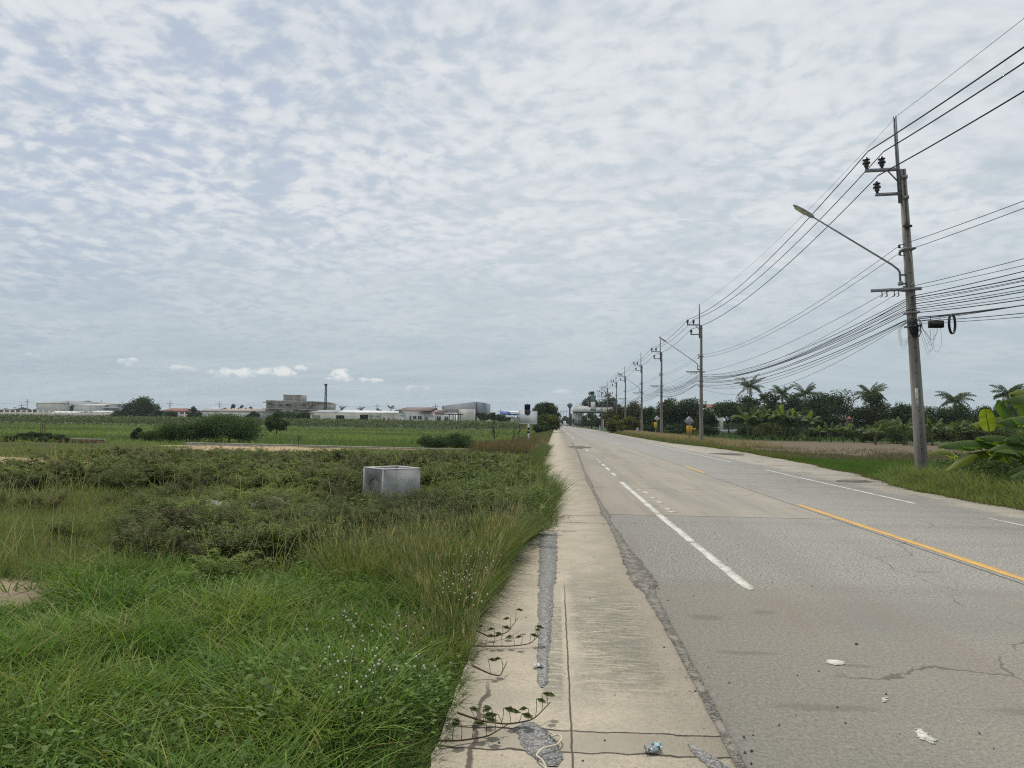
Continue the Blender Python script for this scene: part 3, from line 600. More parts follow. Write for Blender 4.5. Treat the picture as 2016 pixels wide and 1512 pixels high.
MB().add([(-.33, -.10, 2.58), (.08, -.10, 2.58), (.08, -.13, 2.98), (-.33, -.13, 2.98), (-.33, -.06, 2.58), (.08, -.06, 2.58), (.08, -.09, 2.98), (-.33, -.09, 2.98)], [(0, 1, 2, 3), (7, 6, 5, 4), (0, 4, 5, 1), (1, 5, 6, 2), (2, 6, 7, 3), (3, 7, 4, 0)]).cyl((-.12, 0, 2.5), (-.12, 0, 2.75), .025).box((-.15, .04, 2.97), (-.11, .07, 3.04)).cyl((.28, 0, 2.5), (.28, 0, 2.62), .035).build('solar_panel', plain('solar_panel', (.012, .014, .03), None, 9, .7, .15), t)
def diamond(name, loc, label, h, c, half=.42):
    t = thing(name, loc, label, 'road sign')
    MB().box((-.04, -.04, -.2), (.04, .04, h+half*.9)).build('post', plain('sign_post', (.26, .24, .20), (.16, .15, .13), 7), t)
    q = half; r = .05
    pl = [(0, h-q), (q, h), (0, h+q), (-q, h)]
    MB().prism(pl, 'y', .045, .055).prism([(a*.93, h+(b-h)*.93) for a, b in pl], 'y', .035, .0445).build('plate', c, t)
    return t
gsgn = plain('grey_sign_back', (.36, .38, .40), (.28, .30, .31), 5, .5, .4, .3)
b = atD(1357, 829, 64); diamond('diamond_sign', (b.x, 64, -.12), 'grey back of a diamond road sign on a post beside second nearest pole', b.z+.12, gsgn, .46)
b = atD(1296, 824, 90); diamond('diamond_sign', (b.x-.15, 90, -.15), 'small white diamond road sign half hidden behind the third power pole', b.z+.15, M_white, .36)
for (px, py, D, w, lab) in ((1357, 847, 67, .26, 'yellow rectangular marker board behind the grey diamond sign'), (1290.5, 838, 92, .20, 'yellow rectangular marker board left of the third power pole')):
    c = atD(px, py, D); t = thing('marker_board', (c.x, D, -.15), lab, 'marker', 'yellow marker boards by the road')
    MB().box((-w, -.03, c.z-.15+.0), (w, .03, c.z+.15+.42)).build('board', M_yel, t); MB().box((-.03, .035, -.2), (.03, .08, c.z+.2)).build('post', M_steel, t)
    if D < 70: MB().box((w+.005, -.02, c.z+.2), (w+.35, .02, c.z+.36)).build('arrow_plate', M_yel, t)
c = G(1228, 855, -.15); t = thing('marker_post', (c.x-.4, 98, -.2), 'weathered concrete marker post with white crossbar at right road edge', 'marker')
MB().box((-.14, -.12, 0), (.14, .12, 1.25)).prism([(-.14, 1.25), (.14, 1.25), (0, 1.36)], 'y', -.12, .12).build('post', M_conc, t)
MB().box((-.32, -.16, .60), (.28, -.125, .68)).cyl((-.2, -.15, 1.12), (-.2, -.125, 1.12), .08).build('crossbar', M_white, t)
for px, pyb, pyt, D, lab in ((1187.5, 844, 826, 150, 'taller thin white roadside post before the dark hedge'), (1181, 847, 838, 140, 'short white roadside bollard left of the tall white post')):
    c = atD(px, pyb, D); zt = atD(px, pyt, D).z; t = thing('guide_post', (c.x, D, -.1), lab, 'post', 'white guide posts')
    MB().box((-.08, -.08, 0), (.08, .08, zt+.1)).build('post', M_white, t); MB().box((-.085, -.085, zt-.25), (.085, .085, zt-.1)).build('black_band', M_black, t)

# concrete catch basin left in the scrub
t = thing('catch_basin', (-3.18, 13.7, -.25), 'grey precast concrete box with open top and round side hole, sunk in scrub', 'concrete box', rz=math.radians(44))
def walls(w, l, h, th):
    mb = MB()
    mb.box((-w, -l, 0), (w, -l+th, h)).box((-w, l-th, 0), (w, l, h)).box((w-th, -l+th, 0), (w, l-th, h))
    # left wall with a round hole
    n = 24; r = .25; cz = .50; V = []; y0, y1 = -l+th, l-th
    for x in (-w, -w+th):
        for k in range(n):
            a = 2*math.pi*(k+.5)/n; V.append((x, r*math.cos(a), cz+r*math.sin(a)))
        for k in range(n):
            a = 2*math.pi*(k+.5)/n; c, s = math.cos(a), math.sin(a)
            ty = (y1/abs(c)) if abs(c) > 1e-6 else 1e9; tz = ((h-cz)/s if s > 0 else (cz/-s)); q = min(ty, tz)
            V.append((x, q*c, cz+q*s))
    F = []
    for k in range(n):
        k2 = (k+1) % n
        F += [(k, n+k, n+k2, k2), (2*n+k, 2*n+k2, 3*n+k2, 3*n+k), (k, k2, 2*n+k2, 2*n+k)]
    mb.add(V, F)
    # fill the corners the fan leaves open
    for x in (-w, -w+th):
        for sy in (-1, 1):
            for zc2 in (0, h):
                best = sorted(range(n), key=lambda k: (V[n+k][1]-sy*y1)**2+(V[n+k][2]-zc2)**2)[:2]
                mb.add([(x, V[n+best[0]][1], V[n+best[0]][2]), (x, V[n+best[1]][1], V[n+best[1]][2]), (x, sy*y1, zc2)], None, [(0, 1, 2)])
    mb.add([(-w, y0, h), (-w, y1, h), (-w+th, y1, h), (-w+th, y0, h)], [(0, 1, 2, 3)])
    return mb
walls(.40, .40, .93, .08).build('box_walls', M_box, t)
rim = MB()
for a_, b_ in (((-.405, -.405, .932), (.405, -.315, .95)), ((-.405, .315, .932), (.405, .405, .95)), ((-.405, -.313, .932), (-.315, .313, .95)), ((.315, -.313, .932), (.405, .313, .95))): rim.box(a_, b_)
rim.build('rim', plain('sunlit_rim', (.60, .60, .58), (.38, .38, .36), 12), t)  # sunlight on the top edge is put into this paler colour
# low boundary wall
A = G(976, 887.5, -.0); B_ = Vector((-23.5, 43.9, 0))
d = (B_-A); L_ = d.length; ang = math.atan2(d.y, d.x)
t = thing('boundary_wall', (A.x, A.y, 0), 'long low weathered concrete boundary wall across the left plot, earth behind it', 'wall', rz=ang)
MB().box((0.2, -.06, -.6), (L_, .06, .02)).build('wall_body', M_conc, t); MB().box((.2, -.08, .0205), (L_, .08, .07)).build('coping', plain('pale_coping', (.50, .47, .40), (.33, .3, .25), 2), t)
MB().box((-.1, -.13, -.6), (.197, .13, .08)).build('end_post', M_conc, t)
t = thing('boundary_wall', (*G(82, 865)[:2], -.02), 'short piece of low pale concrete wall with reddish base, far left plot', 'wall', rz=-.03)
MB().box((0, -.06, -.2), (4.6, .06, .05)).build('wall_body', plain('red_base', (.25, .14, .09), None), t); MB().box((0, -.09, .0505), (4.6, .09, .12)).build('coping', plain('pale_coping', (.5, .47, .4)), t)
for k, px in enumerate((79.5, 82.5, 86.5)):
    c = G(px, 862+k*.6, 0); s = MB().cyl((0, 0, -.1), (rng.uniform(-.03, .03), 0, 1.25-.02*k), .022, .018, 6).cyl((.0, 0, .9), (.07, .0, 1.0), .008, n=5)
    o = s.build('stake', plain('rusty_bar', (.10, .06, .04), None)); o.location = c; tag(o, 'thin dark upright bar sticking up from the low wall at far left', 'stake', 'thin bars by the low wall')

# litter
mb = MB(); pts = [(1080, 1440), (1083, 1447), (1092, 1450), (1084, 1456), (1100, 1448), (1107, 1458), (1098, 1470), (1084, 1473), (1068, 1478), (1054, 1490), (1066, 1500), (1076, 1512), (1070, 1530)]
P3 = np.array([[*G(a, b_, .02)[:2], .022+.012*abs(math.sin(i*1.7))] for i, (a, b_) in enumerate(pts)])
ti = np.linspace(0, len(P3)-1, 70); Q = np.stack([np.interp(ti, range(len(P3)), P3[:, k]) for k in range(3)], 1)
for _ in range(3): Q[1:-1] = (Q[:-2]+2*Q[1:-1]+Q[2:])/4
tag(mb.tube(Q, .0045, 6).build('string', plain('cream_cord', (.62, .56, .42), None), smooth=True), 'loose cream cord curled on the concrete over the gravel hole', 'cord')
def scrap(name, px, py, w, h, c, label, cat, seed, hz=.035):
    r = np.random.default_rng(seed); g = G(px, py, .01); n = 7; V = []
    for i in range(n):
        for j in range(n):
            V.append((g.x+w*(i/(n-1)-.5)+r.normal()*.004, g.y+h*(j/(n-1)-.5)+r.normal()*.004, .012+hz*abs(math.sin(i*1.3+seed))*r.random()))
    F = [(i*n+j, i*n+j+1, (i+1)*n+j+1, (i+1)*n+j) for i in range(n-1) for j in range(n-1)]
    o = MB().add(V, F).build(name, c); m = o.modifiers.new('thick', 'SOLIDIFY'); m.thickness = .002; return tag(o, label, cat)
scrap('plastic_scrap', 1293, 1475, .035, .045, plain('blue_plastic', (.38, .55, .58), (.27, .43, .46), 20, .3), 'crumpled pale blue plastic scrap lying on the near concrete', 'litter', 3)
scrap('plastic_scrap', 1282, 1481, .055, .04, plain('clear_plastic', (.16, .20, .20), (.3, .33, .33), 40, .2), 'dark clear plastic lid beside the pale blue scrap', 'litter', 5)
scrap('paper_scrap', 1059, 1313, .06, .035, plain('white_paper', (.75, .73, .70), None, 9), 'small white paper scrap at the end of the dark patch', 'litter', 8)

# ------------------------------------------------------------------ buildings beyond the left field
def wallmat(name, c, rib=None, c2=None):
    if name in MC: return MC[name]
    m, N = newmat(name); p = N.pos(); x_, y_, z_ = N.xyz(p)
    c2 = c2 or tuple(q*.8 for q in c)
    cc = N.mix(N.sm(N.noise(N.vm('MULTIPLY', p, (1, 1, .35)), .5, 5.0, .65), .35, .65), c2, c)
    if rib:
        w = N.m('SINE', N.m('MULTIPLY', N.m('ADD', x_, N.m('MULTIPLY', y_, .7)), 6.283/rib)); cc = N.mix(N.sm(w, .5, 1.0, 0, .25), cc, tuple(q*.7 for q in c))
    finish(N, cc, .75, .3); MC[name] = m; return m
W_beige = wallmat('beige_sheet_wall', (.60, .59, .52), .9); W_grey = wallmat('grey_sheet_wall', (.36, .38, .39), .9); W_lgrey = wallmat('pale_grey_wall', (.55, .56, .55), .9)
W_white = wallmat('white_render', (.88, .87, .84)); W_cream = wallmat('cream_render', (.74, .71, .63)); W_per = wallmat('perimeter_block', (.50, .46, .41), None, (.38, .35, .32))
W_raw = wallmat('unpainted_concrete', (.46, .44, .40), None, (.30, .285, .26))
R_white = wallmat('white_sheet_roof', (.80, .80, .78), 1.2); R_brown = wallmat('brown_tile_roof', (.20, .15, .14), .8); R_red = wallmat('red_tile_roof', (.22, .10, .075)); R_tan = wallmat('weathered_tan_roof', (.36, .31, .26)); R_blue = wallmat('blue_sheet_roof', (.05, .10, .36))
R_grey = wallmat('grey_sheet_roof', (.40, .41, .42), 1.2)
GZ = -.55
class Bld:
    """building laid out by photo pixels on a front plane at distance D, base at field level"""
    def __init__(s, name, px0, D, label, cat='building', group=None):
        s.D = D; p = atD(px0, 815, D); s.o = Vector((p.x, D, GZ)); s.t = thing(name, s.o, label, cat, group)
    def X(s, px, D=None): D = D or s.D; return atD(px, 815, D).x-s.o.x
    def Z(s, px, py, D=None): D = D or s.D; return atD(px, py, D).z-s.o.z
    def wall(s, name, a, b, top, mat, depth=8, y0=0, bot=None, topb=None):
        """front wall from px a..b, top pixel at a (and at b when given)"""
        xa, xb = s.X(a), s.X(b); za = s.Z(a, top); zb = s.Z(b, topb if topb is not None else top); z0 = 0 if bot is None else s.Z(a, bot)
        V = [(xa, y0, z0), (xb, y0, z0), (xb, y0+depth, z0), (xa, y0+depth, z0), (xa, y0, za), (xb, y0, zb), (xb, y0+depth, zb), (xa, y0+depth, za)]
        return MB().add(V, [(0,3,2,1),(4,5,6,7),(0,1,5,4),(1,2,6,5),(2,3,7,6),(3,0,4,7)]).build(name, mat, s.t)
    def patch(s, name, a, b, top, bot, mat, y0=-.06, depth=.08, parent=None):
        xa, xb = s.X(a), s.X(b); return MB().box((xa, y0, s.Z(a, bot)), (xb, y0+depth, s.Z(a, top))).build(name, mat, parent or s.t)
    def window(s, a, b, top, bot, mat=None):
        w = s.patch('window', a, b, top, bot, mat or M_glass, -.04, .06); xa, xb = s.X(a), s.X(b); zt, zb = s.Z(a, top), s.Z(a, bot); f = .09
        MB().box((xa-f, -.09, zt), (xb+f, -.001, zt+f)).box((xa-f, -.09, zb-f), (xb+f, -.001, zb)).box((xa-f, -.09, zb), (xa, -.001, zt)).box((xb, -.09, zb), (xb+f, -.001, zt)).box(((xa+xb)/2-.04, -.09, zb), ((xa+xb)/2+.04, -.041, zt)).build('frame', W_white, w); return w
    def roof(s, name, a, b, ytop, ybot, mat, depth=10, over=.5, a2=None, b2=None, yt2=None):
        """sloping roof slab: eave line at front (ybot) rising to ridge (ytop) at the back"""
        xa, xb = s.X(a), s.X(b); xa2 = s.X(a2) if a2 else xa; xb2 = s.X(b2) if b2 else xb
        z0 = s.Z(a, ybot); k = (s.D+depth/2)/s.D; zt = (s.Z(a, ytop)+s.o.z-EYE)*k+EYE-s.o.z; zt2 = zt if yt2 is None else (s.Z(b, yt2)+s.o.z-EYE)*k+EYE-s.o.z; th = .16
        zb = s.Z(b, ybot) if yt2 is not None else z0
        V = [(xa, -over, z0), (xb, -over, zb), (xb2, depth/2, zt2), (xa2, depth/2, zt), (xb, depth+over, zb), (xa, depth+over, z0)]
        V += [(x, y, z-th) for x, y, z in V]
        F = [(0, 1, 2, 3), (3, 2, 4, 5), (7, 6, 9, 8), (8, 9, 11, 10), (0, 6, 7, 1), (5, 4, 10, 11), (1, 7, 8, 2), (2, 8, 10, 4), (0, 3, 9, 6), (3, 5, 11, 9)]
        return MB().add(V, F).build(name, mat, s.t)
# beige warehouses, far left
b = Bld('warehouse', 100, 330, 'large beige metal warehouse with low ridge behind the far left wall')
b.wall('wall', 71, 132, 794, W_beige, 30, topb=788.8); b.wall('side_wall', 132.1, 184, 788.8, W_lgrey, 29, .3, topb=791.3)  # side face is greyer: its weaker light is put into the colour
b.roof('roof', 70, 132.2, 793.2, 793.6, R_grey, 30, .3, yt2=788.0); b.patch('door', 137, 139, 800, 812, M_dark)
b.wall('loading_bay', 58, 70.8, 795.5, W_lgrey, 12, 4, bot=801); b.wall('bay_post', 64, 66.5, 801, W_grey, 2, 5)
b = Bld('warehouse', 170, 305, 'lower pale grey warehouse with white roof edge and black open side, far left')
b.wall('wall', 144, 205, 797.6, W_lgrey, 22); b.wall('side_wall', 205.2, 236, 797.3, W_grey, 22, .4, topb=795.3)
b.patch('opening', 138, 143.8, 796.5, 809, M_dark, .5, 8); b.roof('roof', 143, 205.3, 795.8, 797.5, R_white, 22, .3); b.patch('roof_trim', 205, 236.5, 794.6, 795.6, R_white, -.2, 22)
b.patch('canopy', 207, 234, 801.5, 803, R_white, -3, 3)
b = Bld('shed', 150, 270, 'row of low white shed roofs in front of the pale warehouse')
b.roof('roof', 98, 152, 809.4, 812.3, R_white, 8); b.wall('wall', 99, 151, 812.5, W_cream, 7); b.roof('roof', 178, 215, 808.4, 811, R_white, 9); b.wall('wall', 179, 214, 811.3, W_cream, 8)
b = Bld('shed', 15, 340, 'small dark roofed shed at the far left edge of the horizon'); b.wall('wall', 5, 34, 806, wallmat('dark_sheet', (.10, .11, .12)), 8); b.roof('roof', 5, 25, 803.4, 806, R_grey, 8)
# perimeter wall with posts
t = thing('perimeter_wall', (*atD(-20, 815, 262)[:2], GZ), 'long tan perimeter wall with evenly spaced posts behind the far left crop', 'wall')
ox = atD(-20, 815, 262).x; zt = atD(100, 812, 262).z-GZ
MB().box((0, 0, 0), (atD(412, 815, 262).x-ox, .3, zt)).build('wall_body', W_per, t)
for k in range(37):
    x = atD(-14+11.1*k, 815, 262).x-ox; MB().box((x-.17, -.22, 0), (x+.17, -.005, zt+.75)).build('post', W_cream, t)
t = thing('perimeter_wall', (*atD(394, 815, 250)[:2], GZ), 'plain pale grey wall in front of the low tan roofed warehouse', 'wall')
MB().box((0, 0, 0), (atD(521, 815, 250).x-atD(394, 815, 250).x, .3, atD(450, 812.3, 250).z-GZ)).build('wall_body', W_lgrey, t)
MB().box((0, -.08, atD(450, 812.3, 250).z-GZ), (atD(521, 815, 250).x-atD(394, 815, 250).x, .38, atD(450, 812.3, 250).z-GZ+.15)).build('coping', W_cream, t)
b = Bld('house', 345, 280, 'low house with red-brown hipped roof and white awning among dark trees')
b.roof('roof', 316, 378, 803.2, 809, R_red, 12, 1, 322, 352); b.wall('wall', 322, 372, 809.2, wallmat('dark_wood', (.13, .11, .10)), 10); b.patch('awning', 325, 373, 815.5, 818.5, R_white, -4, 4)
b.window(340, 347, 811, 814); b.window(356, 363, 811, 814)
b = Bld('warehouse', 460, 275, 'long low warehouse with weathered tan roof, left of the unfinished concrete building')
b.roof('roof', 400, 523, 803.2, 808.6, R_tan, 16, .6, 404, 521); b.wall('wall', 405, 519, 809, W_grey, 15); b.roof('lower_roof', 394, 428, 801.5, 809, R_grey, 14)
for px in (418, 441, 455, 470, 482): b.patch('roof_vent', px-1, px+1, 802.0, 804.0, wallmat('rust_vent', (.16, .10, .07)), 6, .6)
# three storey unfinished concrete building
b = Bld('unfinished_building', 575, 245, 'unfinished grey concrete three-storey building with rooftop box and empty windows')
b.wall('ground_floor', 522, 605, 806.5, W_raw, 14); b.wall('upper_floor', 523, 632, 793.2, W_raw, 16, .25, bot=806, topb=794.6)
b.wall('floor_slab', 518.5, 634, 804.2, W_raw, 18, -1.0, bot=805.6, topb=805.6)
b.wall('roof_slab', 519, 636, 791.2, W_raw, 19, -1.2, bot=792.6, topb=793.4)
b.wall('parapet', 523, 615, 787.6, W_raw, 17, -.2, bot=791, topb=789.6); b.wall('parapet', 616, 632, 789.6, W_raw, 16, -.2, bot=792, topb=790.6)
b.wall('rooftop_room', 550.5, 583, 777.2, W_raw, 7, 3, bot=788, topb=777.8); b.wall('rooftop_slab', 549, 585.5, 776.2, W_raw, 8, 2.5, bot=777.0, topb=777.3)
for a, c in ((545, 554), (562, 572), (595.5, 601)): b.window(a, c, 795.6, 799.4)
for a, c in ((544, 553), (563, 571)): b.window(a, c, 808.4, 812)
b.patch('opening', 544.7, 547.5, 795.9, 799.2, W_white, -.14, .05); b.patch('doorway', 603.5, 605.5, 796.5, 803.5, R_white, .12, .13); b.window(613, 616.5, 797, 800.5)
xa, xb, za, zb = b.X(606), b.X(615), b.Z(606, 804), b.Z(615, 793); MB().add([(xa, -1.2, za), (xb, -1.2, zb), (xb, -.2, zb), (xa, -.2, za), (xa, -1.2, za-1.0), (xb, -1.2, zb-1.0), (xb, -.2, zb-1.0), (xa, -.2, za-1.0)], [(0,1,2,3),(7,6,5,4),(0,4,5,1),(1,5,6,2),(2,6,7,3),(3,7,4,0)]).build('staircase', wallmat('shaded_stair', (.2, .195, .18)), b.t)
b.wall('side_roof', 600, 622, 806.8, R_grey, 6, -6, bot=808, topb=807)
# piling rig mast
D = 238; p = atD(640, 830, D); t = thing('piling_rig', (p.x, D, GZ), 'tall dark blue lattice mast standing right of the unfinished concrete building', 'piling rig')
zt = atD(640.5, 756, D).z-GZ; mm = plain('dark_blue_steel', (.03, .05, .09), None, 5, .5); mb = MB()
for sx in (-1, 1):
    for sy in (-1, 1): mb.tube([(sx*.42, sy*.42, 0), (sx*.22, sy*.22, zt*.96)], .07, 5)
nz = 16
for k in range(nz):
    z0, z1 = zt*.96*k/nz, zt*.96*(k+1)/nz; w0, w1 = .42-.2*k/nz, .42-.2*(k+1)/nz; q = 1 if k % 2 else -1
    for f in (-1, 1): mb.cyl((-q*w0, f*w0, z0), (q*w1, f*w1, z1), .05, n=4); mb.cyl((f*w0, -q*w0, z0), (f*w1, q*w1, z1), .05, n=4); mb.cyl((-w1, f*w1, z1), (w1, f*w1, z1), .045, n=4)
mb.build('mast', mm, t); MB().box((-.35, -.35, zt*.96), (.35, .35, zt)).cyl((-.2, -.4, zt*.98), (-.2, .4, zt*.98), .35).build('head', mm, t)
# long white building
b = Bld('workshop', 700, 225, 'long low cream workshop with white sheet roof, dark open bays and shutters')
b.wall('wall', 611, 783, 812.2, W_cream, 12, topb=813.8); b.roof('roof', 607, 665, 807.2, 811.4, R_grey, 12, .6, 617, 666); b.roof('roof', 665.2, 784.5, 807.6, 811.6, R_white, 12, .6)
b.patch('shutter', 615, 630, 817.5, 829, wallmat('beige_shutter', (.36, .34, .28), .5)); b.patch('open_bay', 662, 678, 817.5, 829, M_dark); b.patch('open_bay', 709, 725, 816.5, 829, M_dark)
b.patch('gate', 726.5, 751.5, 816, 830, wallmat('cream_gate', (.60, .57, .50), .6)); b.patch('gate_post', 739, 739.6, 817, 830, W_grey, -.1, .03)
for a in (728.5, 741): b.patch('faded_sign', a, a+8, 819.5, 820.6, plain('dark_letters', (.10, .10, .10), (.3, .3, .28), 4), -.12, .03)
b.window(754, 758, 822, 827); b.window(764, 768, 823, 827); b.patch('pillar', 776, 778, 813, 830, W_cream, -.3, .25)
# white office
b = Bld('office', 840, 215, 'white single-storey office with two dark brown roofs and small windows')
b.wall('wall', 785, 835, 809, W_white, 12); b.wall('annex_wall', 835.1, 892, 812.5, W_white, 10, .2)
b.roof('roof', 777, 848, 801.2, 808.4, R_brown, 13, .8, 793, 853); b.roof('lower_roof', 832, 876, 806.2, 811.8, R_brown, 10, .6, 846, 873)
for a, c, y0, y1 in ((813.5, 820, 819, 825), (823, 829.5, 819, 825), (837.5, 840.5, 819.5, 825), (860.5, 868, 820, 829), (875.5, 882, 820, 828.5)): b.window(a, c, y0, y1)
b.patch('door', 806.5, 810, 819, 830, M_glass)
for a, c in ((789, 790.6), (844.2, 845.6)): b.patch('dark_plaque', a, c, 817.5, 819.8, M_dark, -.1, .05)
for a, c in ((792.5, 798), (847.6, 849), (850.5, 855)): b.patch('sign_lettering', a, c, 818.3, 819.2, M_dark, -.1, .05)
fr = [(800, 801, 814, 830), (811, 812, 814, 830), (832.5, 833.5, 814, 830), (842.5, 843.5, 814, 830)]
for a, c, y0, y1 in fr: b.patch('awning_post', a, c, y0, y1, M_steel, -2.2, .1)
b.patch('awning_rail', 800, 812, 814.3, 814.9, M_steel, -2.2, .1); b.patch('awning_rail', 832.5, 843.5, 814.3, 814.9, M_steel, -2.2, .1)
t2 = Bld('terrace', 880, 205, 'dark steel terrace platform on pillars in front of the white annex')
t2.patch('deck', 856, 907, 813.8, 815.8, wallmat('dark_deck', (.05, .055, .06)), 0, 5); t2.patch('handrail', 862, 907, 809.6, 810.1, M_steel, 0, .08)
for px in np.arange(862, 907.5, 3.0): t2.patch('baluster', px-.15, px+.15, 810.1, 813.8, M_steel, 0, .06)
for px, w in ((858, .5), (884, .7), (892, .6), (896.5, .5), (901.5, .9), (906, .4)): t2.patch('pillar', px-w, px+w, 807.5 if px == 901.5 else 815.8, 831, wallmat('dark_deck', (.05, .055, .06)), .2, .4)
# big grey shed to the right
b = Bld('warehouse', 915, 240, 'tall grey metal warehouse with one steep sloping roofline, right of the office')
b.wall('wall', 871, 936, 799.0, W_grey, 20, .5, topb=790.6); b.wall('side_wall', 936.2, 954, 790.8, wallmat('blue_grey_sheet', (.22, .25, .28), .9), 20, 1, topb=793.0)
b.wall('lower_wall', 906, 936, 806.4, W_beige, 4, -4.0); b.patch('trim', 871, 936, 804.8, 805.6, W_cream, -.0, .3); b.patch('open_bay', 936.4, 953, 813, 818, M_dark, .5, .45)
b.patch('roof_trim', 870, 871, 799, 806, M_steel, .3, .4); b.wall('lower_side_wall', 936.2, 954, 818, W_cream, 15, 1.2)
b = Bld('shed', 993, 250, 'small open shed with bright blue roof left of the blank signboard'); b.roof('roof', 984.5, 1001.5, 810.2, 815, R_blue, 8); 
for px in (986, 992, 999.5): b.patch('column', px-.4, px+.4, 815, 830, M_steel, .3, .3)
b.wall('back_wall', 986, 1000, 822, W_lgrey, 1, 8)
b = Bld('shed', 1010, 262, 'open shed with pale roof just behind the blank signboard'); b.roof('roof', 1000, 1045, 809.2, 811.6, R_white, 10); b.patch('beam', 1000, 1040, 814.5, 817.5, wallmat('blue_beam', (.10, .16, .32)), 0, .3)
for px in (1004, 1013, 1022): b.patch('column', px-.5, px+.5, 812, 832, W_lgrey, .3, .3)
b.wall('back_wall', 1001, 1039, 823, W_cream, 1, 9)
b = Bld('perimeter_wall', 975, 236, 'low pale wall between the grey warehouse and the blue roofed shed', 'wall'); b.wall('wall_body', 940, 1000, 823, W_cream, .3); b.wall('coping', 940, 1000, 822.4, W_white, .5, -.1, bot=823)
b = Bld('warehouse', 1110, 560, 'distant pale sheds at the far end of the road') 
b.wall('wall', 1109, 1119, 825.5, W_white, 12); b.roof('roof', 1108, 1120, 824, 825.6, R_grey, 12)

# right side, far: canopy building, sign tower, water tower, houses
b = Bld('canopy_building', 1170, 265, 'long white canopy roof building with dark soffit behind the far power poles'); b.o.z = b.t.location.z = -.2
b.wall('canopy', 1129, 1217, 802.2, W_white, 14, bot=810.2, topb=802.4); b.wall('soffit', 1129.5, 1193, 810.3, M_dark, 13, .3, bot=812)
b.wall('upper_roof', 1132, 1160, 798.5, W_cream, 8, 8, bot=802.2)
for px in (1131, 1137, 1142.5, 1160, 1178, 1190): b.patch('column', px-.5, px+.5, 811, 834, W_lgrey, 1, .5)
b.wall('shop_wall', 1133, 1146, 814, W_lgrey, 1, 4, bot=828); b.patch('cladding_panel', 1162, 1172, 805, 808.5, plain('teal_panel', (.10, .28, .26), None, 2), -.2, .1)
b.window(1150, 1153, 829, 832); b.patch('blue_panel', 1133, 1146, 829.5, 833.5, wallmat('pale_blue_panel', (.30, .36, .5)), 7, .3)
b = Bld('sign_tower', 1168, 248, 'tall rectangular sign tower, teal upper half and white lower half, no writing legible', 'sign tower'); b.o.z = b.t.location.z = -.2
b.wall('white_panel', 1163.2, 1172.6, 791.2, W_white, .8, bot=806); b.wall('teal_panel', 1163.2, 1172.6, 778.5, plain('pale_teal_panel', (.13, .30, .30), None, 2), .8, bot=791)
b.patch('leg', 1164.2, 1165, 806, 835, M_steel, .1, .4); b.patch('leg', 1171, 1171.8, 806, 835, M_steel, .1, .4)
W_tow = plain('silhouette_concrete', (.12, .14, .15), None, 3)  # backlit silhouette of the tower is put into this dark colour
p = atD(1121.5, 830, 420); t = thing('water_tower', (p.x, 420, -.2), 'slender concrete water tower with mushroom shaped tank at the end of the road', 'water tower')
z1 = atD(1121, 793, 420).z+.2; MB().tube([(0, 0, 0), (0, 0, z1*.78)], [.65, .55], 10).build('stem', W_tow, t, smooth=True)
MB().tube([(0, 0, z1*.76), (0, 0, z1*.86), (0, 0, z1*.9), (0, 0, z1*.96), (0, 0, z1)], [.5, 1.4, 1.75, 1.1, .2], 12).build('tank', W_tow, t)
b = Bld('boundary_wall', 1118, 400, 'white roadside wall at the far end of the road', 'wall'); b.o.z = b.t.location.z = -.1; b.wall('wall_body', 1109.5, 1121, 829, W_white, 3, topb=828.5); b.wall('wall_body', 1121.1, 1128, 831.5, W_cream, 3)
b = Bld('house', 1400, 175, 'house with red tiled hip roof peeking above the dark trees'); b.o.z = b.t.location.z = -.3; b.roof('roof', 1388, 1428, 795.5, 803, R_red, 9, .4, 1395, 1419); b.wall('wall', 1392, 1424, 803.4, W_white, 8)
b = Bld('shed', 1655, 128, 'low grey-white shed roof under the round dark tree, right'); b.o.z = b.t.location.z = -.3; b.roof('roof', 1640, 1664, 820.5, 826.5, R_grey, 5, .3, 1645, 1660); b.wall('wall', 1642, 1663, 827, wallmat('dark_wood', (.13, .11, .10)), 4)
b = Bld('house', 1460, 160, 'long low pale wall of a house seen under the dark mango crowns'); b.o.z = b.t.location.z = -.35; b.wall('wall', 1400, 1500, 846, wallmat('pale_low_wall', (.36, .37, .38)), 1)
b = Bld('canopy_building', 1255, 300, 'small white building above the yellow-green bushes right of the canopy'); b.o.z = b.t.location.z = -.3; b.wall('wall', 1253, 1263, 795, W_white, 6); b.roof('roof', 1252, 1264, 793.6, 795, R_grey, 6)
# red shrine-like post box by the bushes
b = Bld('spirit_house', 1673, 112, 'small pinkish red structure on a post among the banana plants', 'shrine'); b.o.z = b.t.location.z = -.3
mred = plain('faded_red', (.26, .10, .08), (.2, .08, .07), 4); b.wall('post', 1672, 1673.6, 829, mred, .3, .1); b.wall('house', 1669.5, 1676, 824, mred, .6, bot=829.5); b.roof('roof', 1668.5, 1677, 820, 824, mred, .7, .1, 1672, 1673.6)

